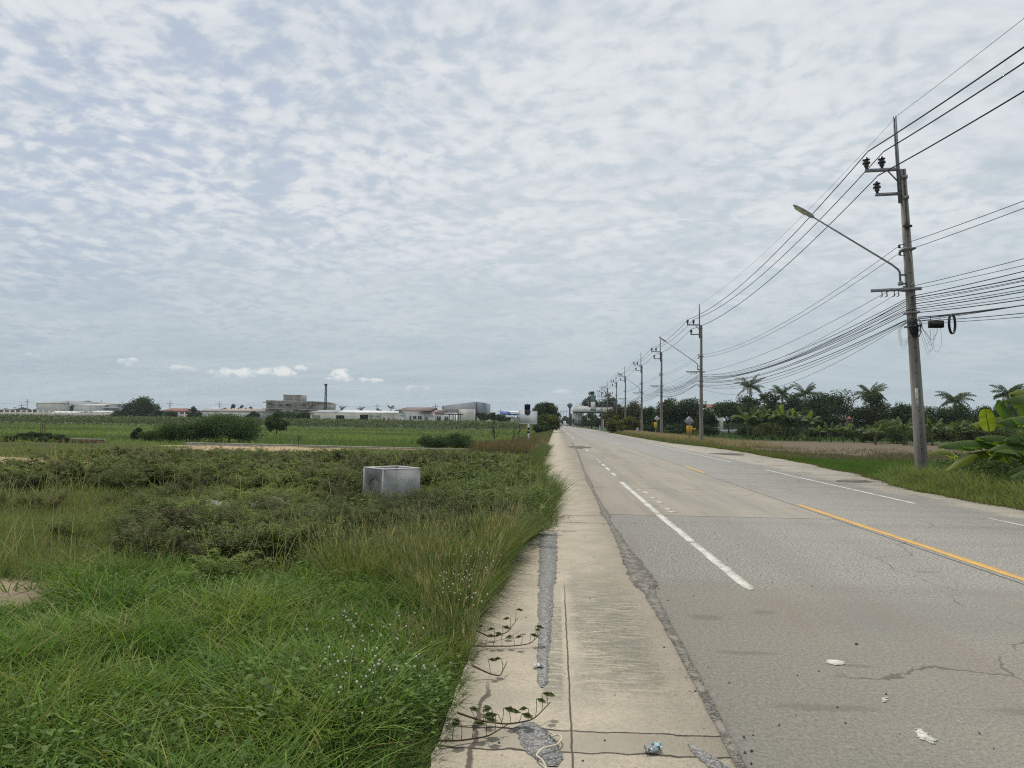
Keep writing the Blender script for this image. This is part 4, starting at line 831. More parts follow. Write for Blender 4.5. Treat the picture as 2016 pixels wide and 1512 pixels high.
# distant poles with two wires, beyond the left buildings
t0 = None; DP = [(-60, 786), (54, 786), (43, 794), (200, 788), (242, 788.5), (335, 788.5), (433, 790), (742.5, 794), (857.5, 795), (957.5, 796), (985, 805)]
MDP = plain('far_pole', (.16, .16, .155), None, 3)
plist = []
for k, (px, pyt) in enumerate(DP):
    D = 355 if px not in (43,) else 300; p = atD(px, pyt, D); h = p.z+.5
    if t0 is None:
        t0 = thing('distant_pole', (p.x, D, -.5), 'slim power pole with short crossarm on the left horizon', 'power pole', 'distant power poles on the left horizon')
        MB().tube([(0, 0, 0), (0, 0, h)], [.2, .13], 6).build('shaft', MDP, t0); MB().box((-1.5, -.15, h*.86), (1.5, .15, h*.86+.2)).box((-.9, -.15, h*.76), (.9, .15, h*.76+.16)).build('crossarm', MDP, t0); h0 = h; o = t0
    else: o = copy_tree(t0, (p.x, D, -.5), scale=(1, 1, h/h0))
    plist.append((p.x, D, h))
main = sorted([q for q in plist if q[1] == 355])
for f, lab in ((.87, 'upper faint wire strung along the left horizon'), (.60, 'lower faint wire strung along the left horizon')):
    mb = MB()
    for a, c in zip(main[:-1], main[1:]): mb.tube(span_pts((a[0], a[1], -.5+a[2]*f), (c[0], c[1], -.5+c[2]*f), .9, 10), .035, 3, cap=False)
    tag(mb.build('distant_wire', M_thin), lab, 'cable', 'faint wires on the left horizon')

FP = 'small power poles left of the road at its far end'
for px, pyt, D in ((1103.5, 807, 420), (1109, 806, 455), (1115.5, 805, 480)):
    p = atD(px, pyt, D); o = copy_tree(t0, (p.x, D, -.1), scale=(.8, 1, (p.z+.1)/h0), label='tiny power pole silhouetted at the far end of the road, left of the water tower'); o['group'] = FP
b = Bld('shop_building', 1140, 340, 'two-storey pale grey shop building with dark windows beyond the canopy, far end of road'); b.o.z = b.t.location.z = -.2
b.wall('wall', 1127, 1150, 808, W_lgrey, 10); b.wall('parapet', 1126.6, 1150.4, 806.8, W_white, 11, -.4, bot=808)
for px in (1129, 1134, 1139, 1144): b.window(px, px+3, 811, 815); b.patch('shutter', px-.5, px+3.4, 820, 832, W_cream)
# vehicles
def car(loc, label, body, pick=False, rz=0.0, van=False):
    t = thing('pickup_truck' if pick else 'car', loc, label, 'vehicle', rz=rz)
    L_, w, h = 4.6, .88, 1.45 if not pick else 1.65
    prof = [(-L_/2, .45), (-L_/2, .85), (-L_/2+.1, .95), (-.95, 1.0), (1.3, 1.0), (L_/2-.05, .9), (L_/2, .45)]
    MB().prism([(a, b_) for a, b_ in prof], 'x', -w, w).build('body', body, t)
    cab = [(-1.9 if not pick else -.6, .98), (-1.5 if not pick else -.4, h), (.5, h+.02), (1.25, .98)]
    MB().prism(cab, 'x', -w+.08, w-.08).build('cabin', body, t)
    MB().prism([(a*1.02, b_-.06) for a, b_ in cab], 'x', -w+.06, w-.06).build('windows', M_glass, t)
    for x in (-1, 1):
        for y in (-1.4, 1.45):
            q = MB().cyl((x*w-.1*x*1.5, y, .33), (x*w+.02*x, y, .33), .34, n=14).build('wheel', M_black, t); MB().cyl((x*w+.021*x, y, .33), (x*w+.035*x, y, .33), .2, n=10).build('rim', M_steel, q)
        MB().box((x*.62-.16, -L_/2-.03, .68), (x*.62+.16, -L_/2-.001, .82)).build('tail_light', plain('tail_light', (.35, .03, .02), None, 3, .3), t)
    MB().box((-.8, -L_/2-.12, .38), (.8, -L_/2-.035, .58)).build('bumper', M_black, t)
    return t
p = atD(1102, 838, 300); car((p.x, 300, 0), 'pale pickup truck driving away at the far end of the road', plain('pale_car_paint', (.45, .47, .48), (.4, .42, .43), 2, .3, .5), True)
p = atD(905, 830, 208); car((p.x, 208, GZ+.8), 'white car parked beside the terrace pillars', W_white, rz=1.4)
p = atD(925, 830, 209); car((p.x, 209, GZ+.6), 'dark car parked in front of the tall grey warehouse', M_black, rz=1.5)
p = atD(1009, 828, 215); car((p.x, 215, GZ+.6), 'silver car under the pale roofed shed near the signboard', plain('silver_paint', (.5, .51, .52), None, 2, .3, .5), rz=1.2)
p = atD(68, 822, 255)
def tarp(px, D, w, h, c, label):
    p = atD(px, 820, D); ux = np.linspace(-1, 1, 9); V = []; F = []
    for i, a in enumerate(ux):
        for j, b_ in enumerate(np.linspace(0, 1, 5)): V.append((p.x+w*a*(1-.55*b_*1.0)+.2*math.sin(3*b_+i), D-1.2*math.sin(b_*math.pi)-.2*math.cos(i*2.), GZ+h*(1-b_)+.2*math.sin(i*1.9)*(1-b_)+1.0))
    for i in range(8):
        for j in range(4): F.append((i*5+j, (i+1)*5+j, (i+1)*5+j+1, i*5+j+1))
    o = MB().add(V, F).build('tarpaulin', c); m = o.modifiers.new('t', 'SOLIDIFY'); m.thickness = .05; tag(o, label, 'tarpaulin')
tarp(136, 258, 1.1, 1.1, plain('lilac_tarp', (.50, .50, .72), None, 1), 'pale lilac tarpaulin hanging on the tan perimeter wall')
tarp(177, 258, 1.2, 1.3, plain('grey_tarp', (.24, .26, .36), None, 1), 'darker grey-blue tarpaulin draped on the tan perimeter wall')

# ------------------------------------------------------------------ vegetation helpers
def pal(r, n, cols, jit=.18):
    cols = np.array(cols); k = r.integers(0, len(cols), n); t = r.random((n, 1)); k2 = (k+1) % len(cols)
    c = cols[k]*(1-t)+cols[k2]*t; return c*(1+jit*(r.random((n, 1))*2-1))
def leaf_mb(mb, Cn, U, N_, L, Wd, colr):
    """rhombic leaves: base Cn, direction U, blade normal N_"""
    U = U/(np.linalg.norm(U, axis=1)[:, None]+1e-9); S = np.cross(U, N_); S /= np.linalg.norm(S, axis=1)[:, None]+1e-9; Nn = np.cross(S, U)
    L = np.broadcast_to(L, (len(Cn),))[:, None]; Wd = np.broadcast_to(Wd, (len(Cn),))[:, None]
    V = np.stack([Cn, Cn+U*L*.45+S*Wd*.5+Nn*L*.06, Cn+U*L-Nn*L*.08, Cn+U*L*.45-S*Wd*.5+Nn*L*.06], 1)
    mb.add(V, np.arange(len(Cn)*4).reshape(-1, 4), C=np.repeat(colr, 4, 0))
def blade_mb(mb, B, h, w, az, lean, curl, colr, tip=None, nseg=2):
    n = len(B); w = np.broadcast_to(np.asarray(w, float), (n,)); dirh = np.stack([np.cos(az), np.sin(az), 0*az], 1); side = np.stack([-np.sin(az), np.cos(az), 0*az], 1)
    # blades face random ways round their lean
    tw = rng.uniform(-1.2, 1.2, n); side = side*np.cos(tw)[:, None]+dirh*np.sin(tw)[:, None]
    ts = np.linspace(0, 1, nseg+1); V = []; Cc = []
    tip = colr if tip is None else tip
    for q in ts[:-1]:
        Pn = B+dirh*(h*(lean*q+curl*q*q))[:, None]; Pn[:, 2] += h*(q-.35*curl*q*q)
        ww = (w*(1-q*.55)/2)[:, None]; V += [Pn-side*ww, Pn+side*ww]; c = colr*(1-q*.7)+tip*q*.7; Cc += [c, c]
    Pn = B+dirh*(h*(lean+curl))[:, None]; Pn[:, 2] += h*(1-.35*curl); V.append(Pn); Cc.append(tip)
    k = len(V); V = np.stack(V, 1); Cc = np.stack(Cc, 1); base = np.arange(n)[:, None]*k
    F4 = np.concatenate([base+np.array([[2*i, 2*i+1, 2*i+3, 2*i+2]]) for i in range(nseg-1)]) if nseg > 1 else None
    F3 = base+np.array([[2*nseg-2, 2*nseg-1, 2*nseg]])
    mb.add(V, F4, F3, Cc.reshape(-1, 3))
def scatter(n, d0, d1, power=1.0, px0=-140, px1=2150):
    """random ground points inside the view cone; density falls with distance as 1/D**power"""
    u_ = rng.random(n)
    D = d0*(d1/d0)**u_ if power == 2 else (d0+(d1-d0)*u_)
    ta = np.tan(YAW); a0 = (px0-1008)/FPX; a1 = (px1-1008)/FPX
    s = a0+(a1-a0)*rng.random(n); x = s*D*math.cos(YAW)-D*math.sin(YAW); y = D*math.cos(YAW)+s*D*math.sin(YAW)
    return x, y
LUSH = [(.075, .135, .022), (.055, .11, .02), (.10, .155, .03), (.045, .09, .025)]
OLIVE = [(.12, .165, .055), (.10, .14, .045), (.145, .18, .065), (.10, .15, .045)]
DRYC = [(.27, .23, .12), (.20, .18, .09), (.32, .28, .17)]
DARK = [(.105, .14, .05), (.135, .175, .06), (.09, .12, .048), (.17, .185, .08)]
def spill(y): return .62*ss(y, 8.6, 11)*(1-ss(y, 16, 19.5))*(.75+.5*vn(y, 0*y, 1.1, 64))+.25*ss(y, 19, 21)*(1-ss(y, 24, 27))*vn(y, 0*y, .9, 66)
def edge_keep(x, y, over=.0): return (x < left_edge(y)+over+spill(y))
def lush_zone(x, y):      # 1 in the bright near grass, 0 in the scrub
    lim = 7.3+1.0*(fbm(x, y, .6, 71)-.5)*2+np.where(x < -3.2, (-3.2-x)*-.05, 0)-np.clip((x+2.2)*1.0, 0, 1.6)*.3
    return ss(lim-y, -.4, .4)
ELL = [(-7.8, 26, 6.8, 8.0), (-3.3, 10.6, 3.0, 3.2), (-1.0, 12.0, 1.5, 3.2), (-11.5, 16.5, 4.2, 2.2), (-6.6, 17.5, 4.0, 3.5), (-1.6, 20, 1.8, 3.0), (-17, 30, 5.5, 2.2), (-3, 33, 3.2, 6)]
def scrub_core(x, y):
    r = 0*x
    w = (fbm(x, y, .55, 77)-.5)*1.1+(fbm(x, y, 1.7, 78)-.5)*.5
    for a, b, c, d in ELL: r = np.maximum(r, 1-ss(((x-a)/c)**2+((y-b)/d)**2+w, .72, 1.1))
    return r
def lush_left(x, y): return 1-.9*scrub_core(x, y)
# near lush grass: tufts of short broad blades, radiating from their own roots
LUSH = [(.108, .195, .034), (.08, .155, .03), (.145, .235, .045), (.05, .10, .024), (.18, .25, .055)]
nt = 13500; x, y = scatter(nt, 2.6, 9.8, 1, -160, 1250)
dens = lush_zone(x, y)*edge_keep(x, y, -.03)*(rng.random(nt) > sandm(x, y)*.97)*(.28+.72*ss(fbm(x, y, 2.0, 82), .30, .50))
k = rng.random(nt) < dens; x, y = x[k], y[k]; nt = len(x)
per = 9; tid = np.repeat(np.arange(nt), per); n = nt*per
th_ = (.16+.24*fbm(x, y, 1.2, 81))*(.6+.7*rng.random(nt))*(.45+.55*ss(-x-.55, 0, .6))*(1-.55*np.clip(inpoly_soft(x, y, -5.3, 5.0, 1.6, 1.2, .4, 87), 0, 1))
tc = pal(rng, nt, LUSH, .12)*(.70+.6*fbm(x, y, .8, 83)[:, None]); tc[:, 0] *= .72+.55*fbm(x, y, 1.6, 84)
az = rng.uniform(0, 2*math.pi, n); rr = rng.random(n)*.05
B = np.stack([x[tid]+np.cos(az)*rr, y[tid]+np.sin(az)*rr, zground(x, y)[tid]-.02], 1)
c = tc[tid]*rng.uniform(.75, 1.25, (n, 1)); ye = (rng.random(n) < .05)[:, None]; c = np.where(ye, pal(rng, n, [(.30, .27, .10), (.25, .21, .10)]), c)
mb = MB(); blade_mb(mb, B, th_[tid]*rng.uniform(.5, 1.15, n), rng.uniform(.007, .0155, n)*(.8+B[:, 1]*.03), az+rng.normal(0, .4, n), rng.uniform(.08, .65, n), rng.uniform(.25, 1.25, n), c, c*np.array((1.3, 1.2, 1.05)), 3)
tag(mb.build('near_grass', M_grass), 'bright green knee-high grass filling the near left corner', 'grass', kind='stuff')
# broad leaved weeds in it
n = 60000; x, y = scatter(n, 2.6, 19.0, 1, -160, 1250); wz = fbm(x, y, 1.1, 85); k = (np.hypot(x+3.18, y-13.7) > .7)*(rng.random(n) < np.maximum(lush_zone(x, y), .8*ss(x, -5.5, -3))*edge_keep(x, y)*ss(wz, .40, .60)*(1-sandm(x, y))); x, y = x[k], y[k]; n = len(x)
mb = MB(); z = zground(x, y)+rng.uniform(.06, .27, n)*(.6+.6*fbm(x, y, 1.3, 81))*(1+1.3*ss(y, 6.5, 9)); az = rng.uniform(0, 6.28, n)
U = np.stack([np.cos(az), np.sin(az), rng.uniform(-.25, .5, n)], 1); NN = np.stack([rng.normal(0, .35, n), rng.normal(0, .35, n), np.ones(n)], 1)
Ls = rng.uniform(.02, .055, n)*(1+.5*ss(y, 8, 16))*(.7+.8*vn(x, y, .9, 88)); leaf_mb(mb, np.stack([x, y, z], 1), U, NN, Ls, Ls*rng.uniform(.35, .6, n), pal(rng, n, [(.10, .165, .045), (.065, .12, .032), (.145, .20, .055)], .3))
tag(mb.build('broadleaf_weeds', M_leaf), 'small broad leaved weeds mixed through the bright near grass', 'weeds', kind='stuff')
# taller seeding grass along the pavement edge and in tufts
mb = MB(); TU = [(-1.0, 8.1, .75, 1.0, 1.0), (-.55, 8.9, .5, .9, .9), (-1.9, 7.4, .5, .85, .9), (-.95, 6.6, .45, .8, .75), (-2.4, 8.0, .45, .8, .55), (-.75, 5.9, .35, .62, .55), (-.78, 5.1, .3, .5, .5), (-3.6, 7.9, .35, .6, .55), (-4.2, 7.1, .25, .55, .3), (-3.1, 8.4, .3, .65, .3), (-1.35, 7.3, .4, .8, .9), (-.62, 7.6, .22, .6, .7), (-1.6, 5.4, .3, .5, .2)]
for (cx, cy, r_, hh, dn) in TU:
    n = int(1500*dn*r_*2); a = rng.uniform(0, 6.28, n); q = np.sqrt(rng.random(n))*r_; x = cx+q*np.cos(a); y = cy+q*np.sin(a)*1.3; x = np.minimum(x, left_edge(y)-.02)
    az = a+rng.normal(0, .7, n); h = hh*.74*rng.uniform(.35, 1.0, n)**1.2; dry = (rng.random(n) < .30)[:, None]
    c = np.where(dry, pal(rng, n, DRYC), pal(rng, n, [(.12, .17, .05), (.095, .145, .04), (.14, .18, .06)]))
    blade_mb(mb, np.stack([x, y, zground(x, y)], 1), h, rng.uniform(.003, .0065, n)*(.8+y*.06), az, rng.uniform(.02, .5, n), rng.uniform(.0, .6, n), c, c*1.1, 3)
    m_ = n//4; s_ = rng.integers(0, n, m_); tp = np.stack([x[s_]+np.cos(az[s_])*h[s_]*.22, y[s_]+np.sin(az[s_])*h[s_]*.22, zground(x[s_], y[s_])+h[s_]*rng.uniform(.75, 1.0, m_)], 1)
    leaf_mb(mb, tp, np.stack([np.cos(az[s_])*.3, np.sin(az[s_])*.3, np.ones(m_)], 1), rng.normal(size=(m_, 3)), rng.uniform(.06, .13, m_), .008*(.8+cy*.05), pal(rng, m_, DRYC))
tag(mb.build('seeding_grass', M_grass), 'tall thin grass with straw coloured seed heads beside the concrete edge', 'grass', kind='stuff')
# white flower heads
mb = MB(); P3 = []
for (pa, pb, qa, qb, n) in ((560, 905, 1215, 1335, 75), (830, 1035, 1085, 1185, 90), (640, 760, 1330, 1390, 8)):
    for k in range(n):
        g = G(rng.triangular(pa, (pa+pb)/2, pb), rng.uniform(qa, qb), .30)
        if g.x < -.5: P3.append((g.x, g.y, float(zground(g.x, g.y))+rng.uniform(.30, .42)))
for q in P3:
    r = rng.uniform(.004, .0075); mb.tube([(q[0], q[1], q[2]-r), (q[0], q[1], q[2]-.2*r), (q[0], q[1], q[2]+.6*r), (q[0], q[1], q[2]+r)], [r*.5, r, r*.8, r*.2], 6, C=(.58, .58, .50)); mb.cyl((q[0]+.01, q[1], q[2]-.07), (q[0], q[1], q[2]-r), .0015, n=3, C=(.10, .15, .05))
tag(mb.build('white_flowers', attrmat('flower_heads', .7, .2, .1)), 'tiny round white flower heads dotted above the near grass', 'flowers', kind='stuff')

# scrub: feathery dark bushes, built as sprays of fine leaflets on arching twigs
def spray(nst, r, h, seed, cols, leaf=.028, wleaf=.012, nl=26, tw=.003, dry=.12):
    q = np.random.default_rng(seed); L_ = MB(); T = MB()
    for i in range(nst):
        a = q.uniform(0, 6.28); rr = r*q.uniform(.3, 1.0); hh = h*q.uniform(.55, 1.05); t = np.linspace(0, 1, 6)
        px = math.cos(a)*rr*t**1.2; py = math.sin(a)*rr*t**1.2; pz = hh*(1.25*t-.35*t*t); wv = q.normal(0, .02, (6, 2)).cumsum(0)
        pts = np.stack([px+wv[:, 0], py+wv[:, 1], pz], 1); T.tube(pts, np.linspace(tw, tw*.4, 6), 3, C=(.055, .04, .03), cap=False)
        ti = q.uniform(.25, 1.05, nl)**.8; c0 = np.stack([np.interp(ti, t, pts[:, k]) for k in range(3)], 1)
        # each twig node carries a small feather of leaflets
        fa = q.uniform(0, 6.28, nl); fl = q.uniform(.05, .11, nl)*r/.5
        for m in range(5):
            f = (m+.5)/5; b = c0+np.stack([np.cos(fa)*fl*f, np.sin(fa)*fl*f, q.normal(0, .012, nl)-.02*f], 1)
            for sg in (-1, 1):
                aa = fa+sg*1.25; U = np.stack([np.cos(aa), np.sin(aa), q.uniform(-.1, .35, nl)], 1)
                leaf_mb(L_, b, U, np.stack([q.normal(0, .3, nl), q.normal(0, .3, nl), np.ones(nl)], 1), leaf*q.uniform(.7, 1.2, nl), wleaf, pal(q, nl, cols if q.random() > dry else [(.11, .11, .05)], .25))
    f = lambda m: (np.concatenate(m.v), (np.concatenate(m.f4) if m.f4 else np.zeros((0, 4), int)), np.concatenate(m.c))
    return f(L_), f(T)
def replicate(mb, proto, X_, Y_, Z_, S, R_, tint):
    V, F, Cc = proto
    for x, y, z, s, r, t in zip(X_, Y_, Z_, S, R_, tint):
        c, q = math.cos(r)*s, math.sin(r)*s
        W_ = np.empty_like(V); W_[:, 0] = x+c*V[:, 0]-q*V[:, 1]; W_[:, 1] = y+q*V[:, 0]+c*V[:, 1]; W_[:, 2] = z+s*V[:, 2]
        mb.add(W_, F, C=Cc*t)
SV = [DARK, [(.12, .12, .06), (.10, .11, .05), (.15, .14, .08)], [(.12, .17, .045), (.15, .19, .06)], DARK+[(.07, .10, .045)]]
near_p = [spray(15, .42+.06*i, .58-.05*i, 100+i, SV[i], .021+.005*i, .008+.002*i, 30) for i in range(4)]
far_p = [spray(11, .55, .60, 200+i, SV[i], .050, .022, 15, .006) for i in range(4)]
def scrub_density(x, y):
    return (1-lush_zone(x, y))*np.clip(scrub_core(x, y)*.80+.06, 0, 1)*ss(fbm(x, y, 1.1, 79), .28, .45)*(1-sandm(x, y))*(y < 40.5)
mbl, mbt = MB(), MB(); n = 1250; x, y = scatter(n, 6.9, 17, 1, -150, 1230); k = (rng.random(n) < scrub_density(x, y))*(x < left_edge(y)-.15+spill(y)*.7); x, y = x[k], y[k]
inb = np.hypot(x+3.18, y-13.7) < .66; x, y = x[~inb], y[~inb]
for i in range(len(x)):
    s = rng.uniform(.5, 1.3)*(.8+.5*float(fbm(x[i], y[i], .5, 94))); s *= .62 if (abs(x[i]+2.9) < 1.1 and 10.5 < y[i] < 13.6) else 1
    r = rng.uniform(0, 6.28); z = float(zground(x[i], y[i]))-.03; tn = (.45+1.0*float(fbm(x[i], y[i], .55, 95)))*rng.uniform(.75, 1.3)
    P_ = near_p[i % 4]; replicate(mbl, P_[0], [x[i]], [y[i]], [z], [s], [r], [np.array((1.0, 1., 1.))*tn]); replicate(mbt, P_[1], [x[i]], [y[i]], [z], [s], [r], [1.0])
n = 1500; x, y = scatter(n, 15.5, 41, 1, -200, 1150); k = (rng.random(n) < scrub_density(x, y))*(x < left_edge(y)-.3); x, y = x[k], y[k]
for i in range(len(x)):
    s = rng.uniform(.75, 1.3); r = rng.uniform(0, 6.28); z = float(zground(x[i], y[i]))-.03; tn = (.45+1.0*float(fbm(x[i], y[i], .4, 95)))*rng.uniform(.75, 1.3)
    s *= (1-.45*float(ss(x[i], -3.5, -.5))*(y[i] > 28))*(1-.68*float(ss(y[i], 24, 34)))
    P_ = far_p[i % 4]; replicate(mbl, P_[0], [x[i]], [y[i]], [z], [s], [r], [tn]); 
    if i % 2: replicate(mbt, P_[1], [x[i]], [y[i]], [z], [s], [r], [1.0])
for i, (a_, b_, s_) in enumerate(((-2.62, 12.85, .82), (-3.05, 12.75, .7), (-3.55, 13.0, .75), (-2.45, 13.3, .85), (-2.9, 12.3, .8), (-2.3, 12.8, .9))):
    P_ = near_p[i % 4]; replicate(mbl, P_[0], [a_], [b_], [-.03], [s_], [i*1.3], [.9]); replicate(mbt, P_[1], [a_], [b_], [-.03], [s_*1.15], [i*1.3], [1.0])
tag(mbl.build('scrub', M_leaf), 'dark feathery waist-high scrub spreading round the concrete box', 'scrub', kind='stuff')
tag(mbt.build('scrub_twigs', M_dry), 'thin dark twigs poking out of the scrub', 'scrub', kind='stuff')
# mixed grass between and behind the scrub
mb = MB(); n = 170000; x, y = scatter(n, 7.0, 42, 1, -160, 1150)
k = edge_keep(x, y, -.02)*(rng.random(n) < (1-lush_zone(x, y))*(1-.93*sandm(x, y))*(.42+.58*np.maximum(lush_left(x, y), .6*ss(x, -3.4, -1.6))))*(np.hypot(x+3.18, y-13.7) > .68); x, y = x[k], y[k]; n = len(x)
ll = lush_left(x, y)[:, None]; red = ss(fbm(x, y, .35, 97), .5, .7)[:, None]*.35
c = pal(rng, n, OLIVE)*(1-ll)+pal(rng, n, [(.16, .20, .065), (.12, .17, .05), (.20, .215, .09)])*ll; c = c*(1-red)+np.array((.13, .10, .055))*red
dry = (rng.random(n) < .14)[:, None]; c = np.where(dry, pal(rng, n, DRYC), c)
h = (.12+.34*fbm(x, y, .7, 98))*rng.uniform(.5, 1.25, n)*(1-.35*ss(-x, 5, 9))*(1-.5*ss(y, 24, 33)); az = rng.uniform(0, 6.28, n)
blade_mb(mb, np.stack([x, y, zground(x, y)-.02], 1), h, .0055+y*.00075*rng.uniform(.6, 1.3, n), az, rng.uniform(.05, .4, n), rng.uniform(.05, .5, n), c, c*1.15, 2)
n2 = 5200; x, y = scatter(n2, 7.2, 34, 1, -160, 1120); k = edge_keep(x, y, -.1)*(fbm(x, y, .5, 101) > .47)*(np.hypot(x+3.18, y-13.7) > .9); x, y = x[k], y[k]; n2 = len(x); c = pal(rng, n2, [(.34, .31, .17), (.26, .26, .12), (.20, .23, .09)])
blade_mb(mb, np.stack([x, y, zground(x, y)], 1), rng.uniform(.35, .85, n2)*(1-.5*ss(y, 22, 33)), .004+y*.0006, rng.uniform(0, 6.28, n2), rng.uniform(.0, .45, n2), rng.uniform(.0, .5, n2), c, c*1.2, 3)
# curtain of grass spilling over the pavement edge
n = 11000; y = 3.0+37*rng.random(n)**1.35; x = left_edge(y)+spill(y)*.8-rng.random(n)**2*.45; lim = ss(fbm(y, 0*y, .4, 99), .3, .5); kk = rng.random(n) < lim; x, y = x[kk], y[kk]; n = len(x)
c = pal(rng, n, [(.085, .12, .03), (.065, .10, .025), (.11, .12, .05)]); h = rng.uniform(.18, .5, n)*(.32+1.0*ss(y, 4, 9)); blade_mb(mb, np.stack([x, y, zground(x, y)], 1), h, .005+y*.0006, rng.normal(0, .9, n), rng.uniform(.2, .8, n), rng.uniform(.1, .5, n), c, c*1.2, 2)
tag(mb.build('rough_grass', M_grass), 'rough olive and straw grass between the scrub bushes on the left plot', 'grass', kind='stuff')
# stones showing through
mb = MB()
for (pa, pb, qy) in ((405, 450, 988), (490, 570, 985)):
    for k in range(60):
        g = G(rng.uniform(pa, pb), qy+rng.uniform(-6, 6), .30); r = rng.uniform(.012, .032); mb.tube([(g.x, g.y, .1), (g.x, g.y, .26), (g.x+.01, g.y, .28+r), (g.x, g.y, .29+r)], [r, r*1.1, r*.7, r*.1], 6, C=(.5, .48, .42))
tag(mb.build('rubble', attrmat('rubble_stone', .9, .2, 0)), 'pale broken rubble stones showing between scrub bushes', 'rubble', kind='stuff')

# creeping vines reaching over the concrete
def vine(pts, label, nl, seed):
    q = np.random.default_rng(seed); P_ = np.array([[*G(a, b_, .02)[:2], z] for a, b_, z in pts]); t = thing('creeping_vine', tuple(P_[0]), label, 'vine', 'creeping vines on the pavement edge')
    ti = np.linspace(0, len(P_)-1, 24); Q = np.stack([np.interp(ti, range(len(P_)), P_[:, k]) for k in range(3)], 1)
    for _ in range(2): Q[1:-1] = (Q[:-2]+2*Q[1:-1]+Q[2:])/4
    Q -= P_[0]; mb = MB().tube(Q, np.linspace(.006, .0025, 24), 5); mb.build('stem', plain('vine_stem', (.09, .06, .04), None), t)
    for k in range(nl):
        i = int(4+19*(k+.5)/nl); b_ = Q[i]; h = q.uniform(.05, .10); top = b_+np.array((q.normal(0, .012), q.normal(0, .015), h)); lf = MB().tube([b_, (b_+top)/2+(.004, 0, 0), top], .0016, 4, C=(.08, .07, .04))
        sgn = -1; U = np.array([[q.choice([-1, 1])*.9, q.normal(0, .3), -.15]]); L_ = q.uniform(.05, .075)
        for m in range(2): leaf_mb(lf, np.array([top]), U+np.array([[0, (m-.5)*.5, 0]]), np.array([[0, (m-.5)*.8, 1.]]), L_, L_*.6, np.array([(.075, .085, .035)]))
        lf.build('leaf', M_leaf, t)
vine([(925, 1280, .05), (960, 1272, .02), (1010, 1272, .02), (1045, 1270, .03), (1064, 1261, .07)], 'thin vine with folded leaves reaching across the slab to the dark patch', 8, 1)
vine([(935, 1262, .1), (965, 1258, .03), (1000, 1250, .04), (1019, 1235, .09)], 'short leafy vine arched just above the longer middle vine', 5, 2)
vine([(900, 1418, .06), (950, 1420, .02), (1000, 1426, .02), (1050, 1425, .04), (1084, 1404, .08)], 'longest vine with upright leaves beside the gravel hole', 10, 3)
vine([(862, 1466, .04), (905, 1458, .02), (960, 1450, .02), (1000, 1438, .05)], 'lowest vine crossing the cracked slab at the pavement corner', 6, 4)
vine([(930, 1330, .08), (965, 1330, .03), (985, 1334, .03), (998, 1318, .07)], 'small bare vine tip curling up from the grass edge', 2, 5)

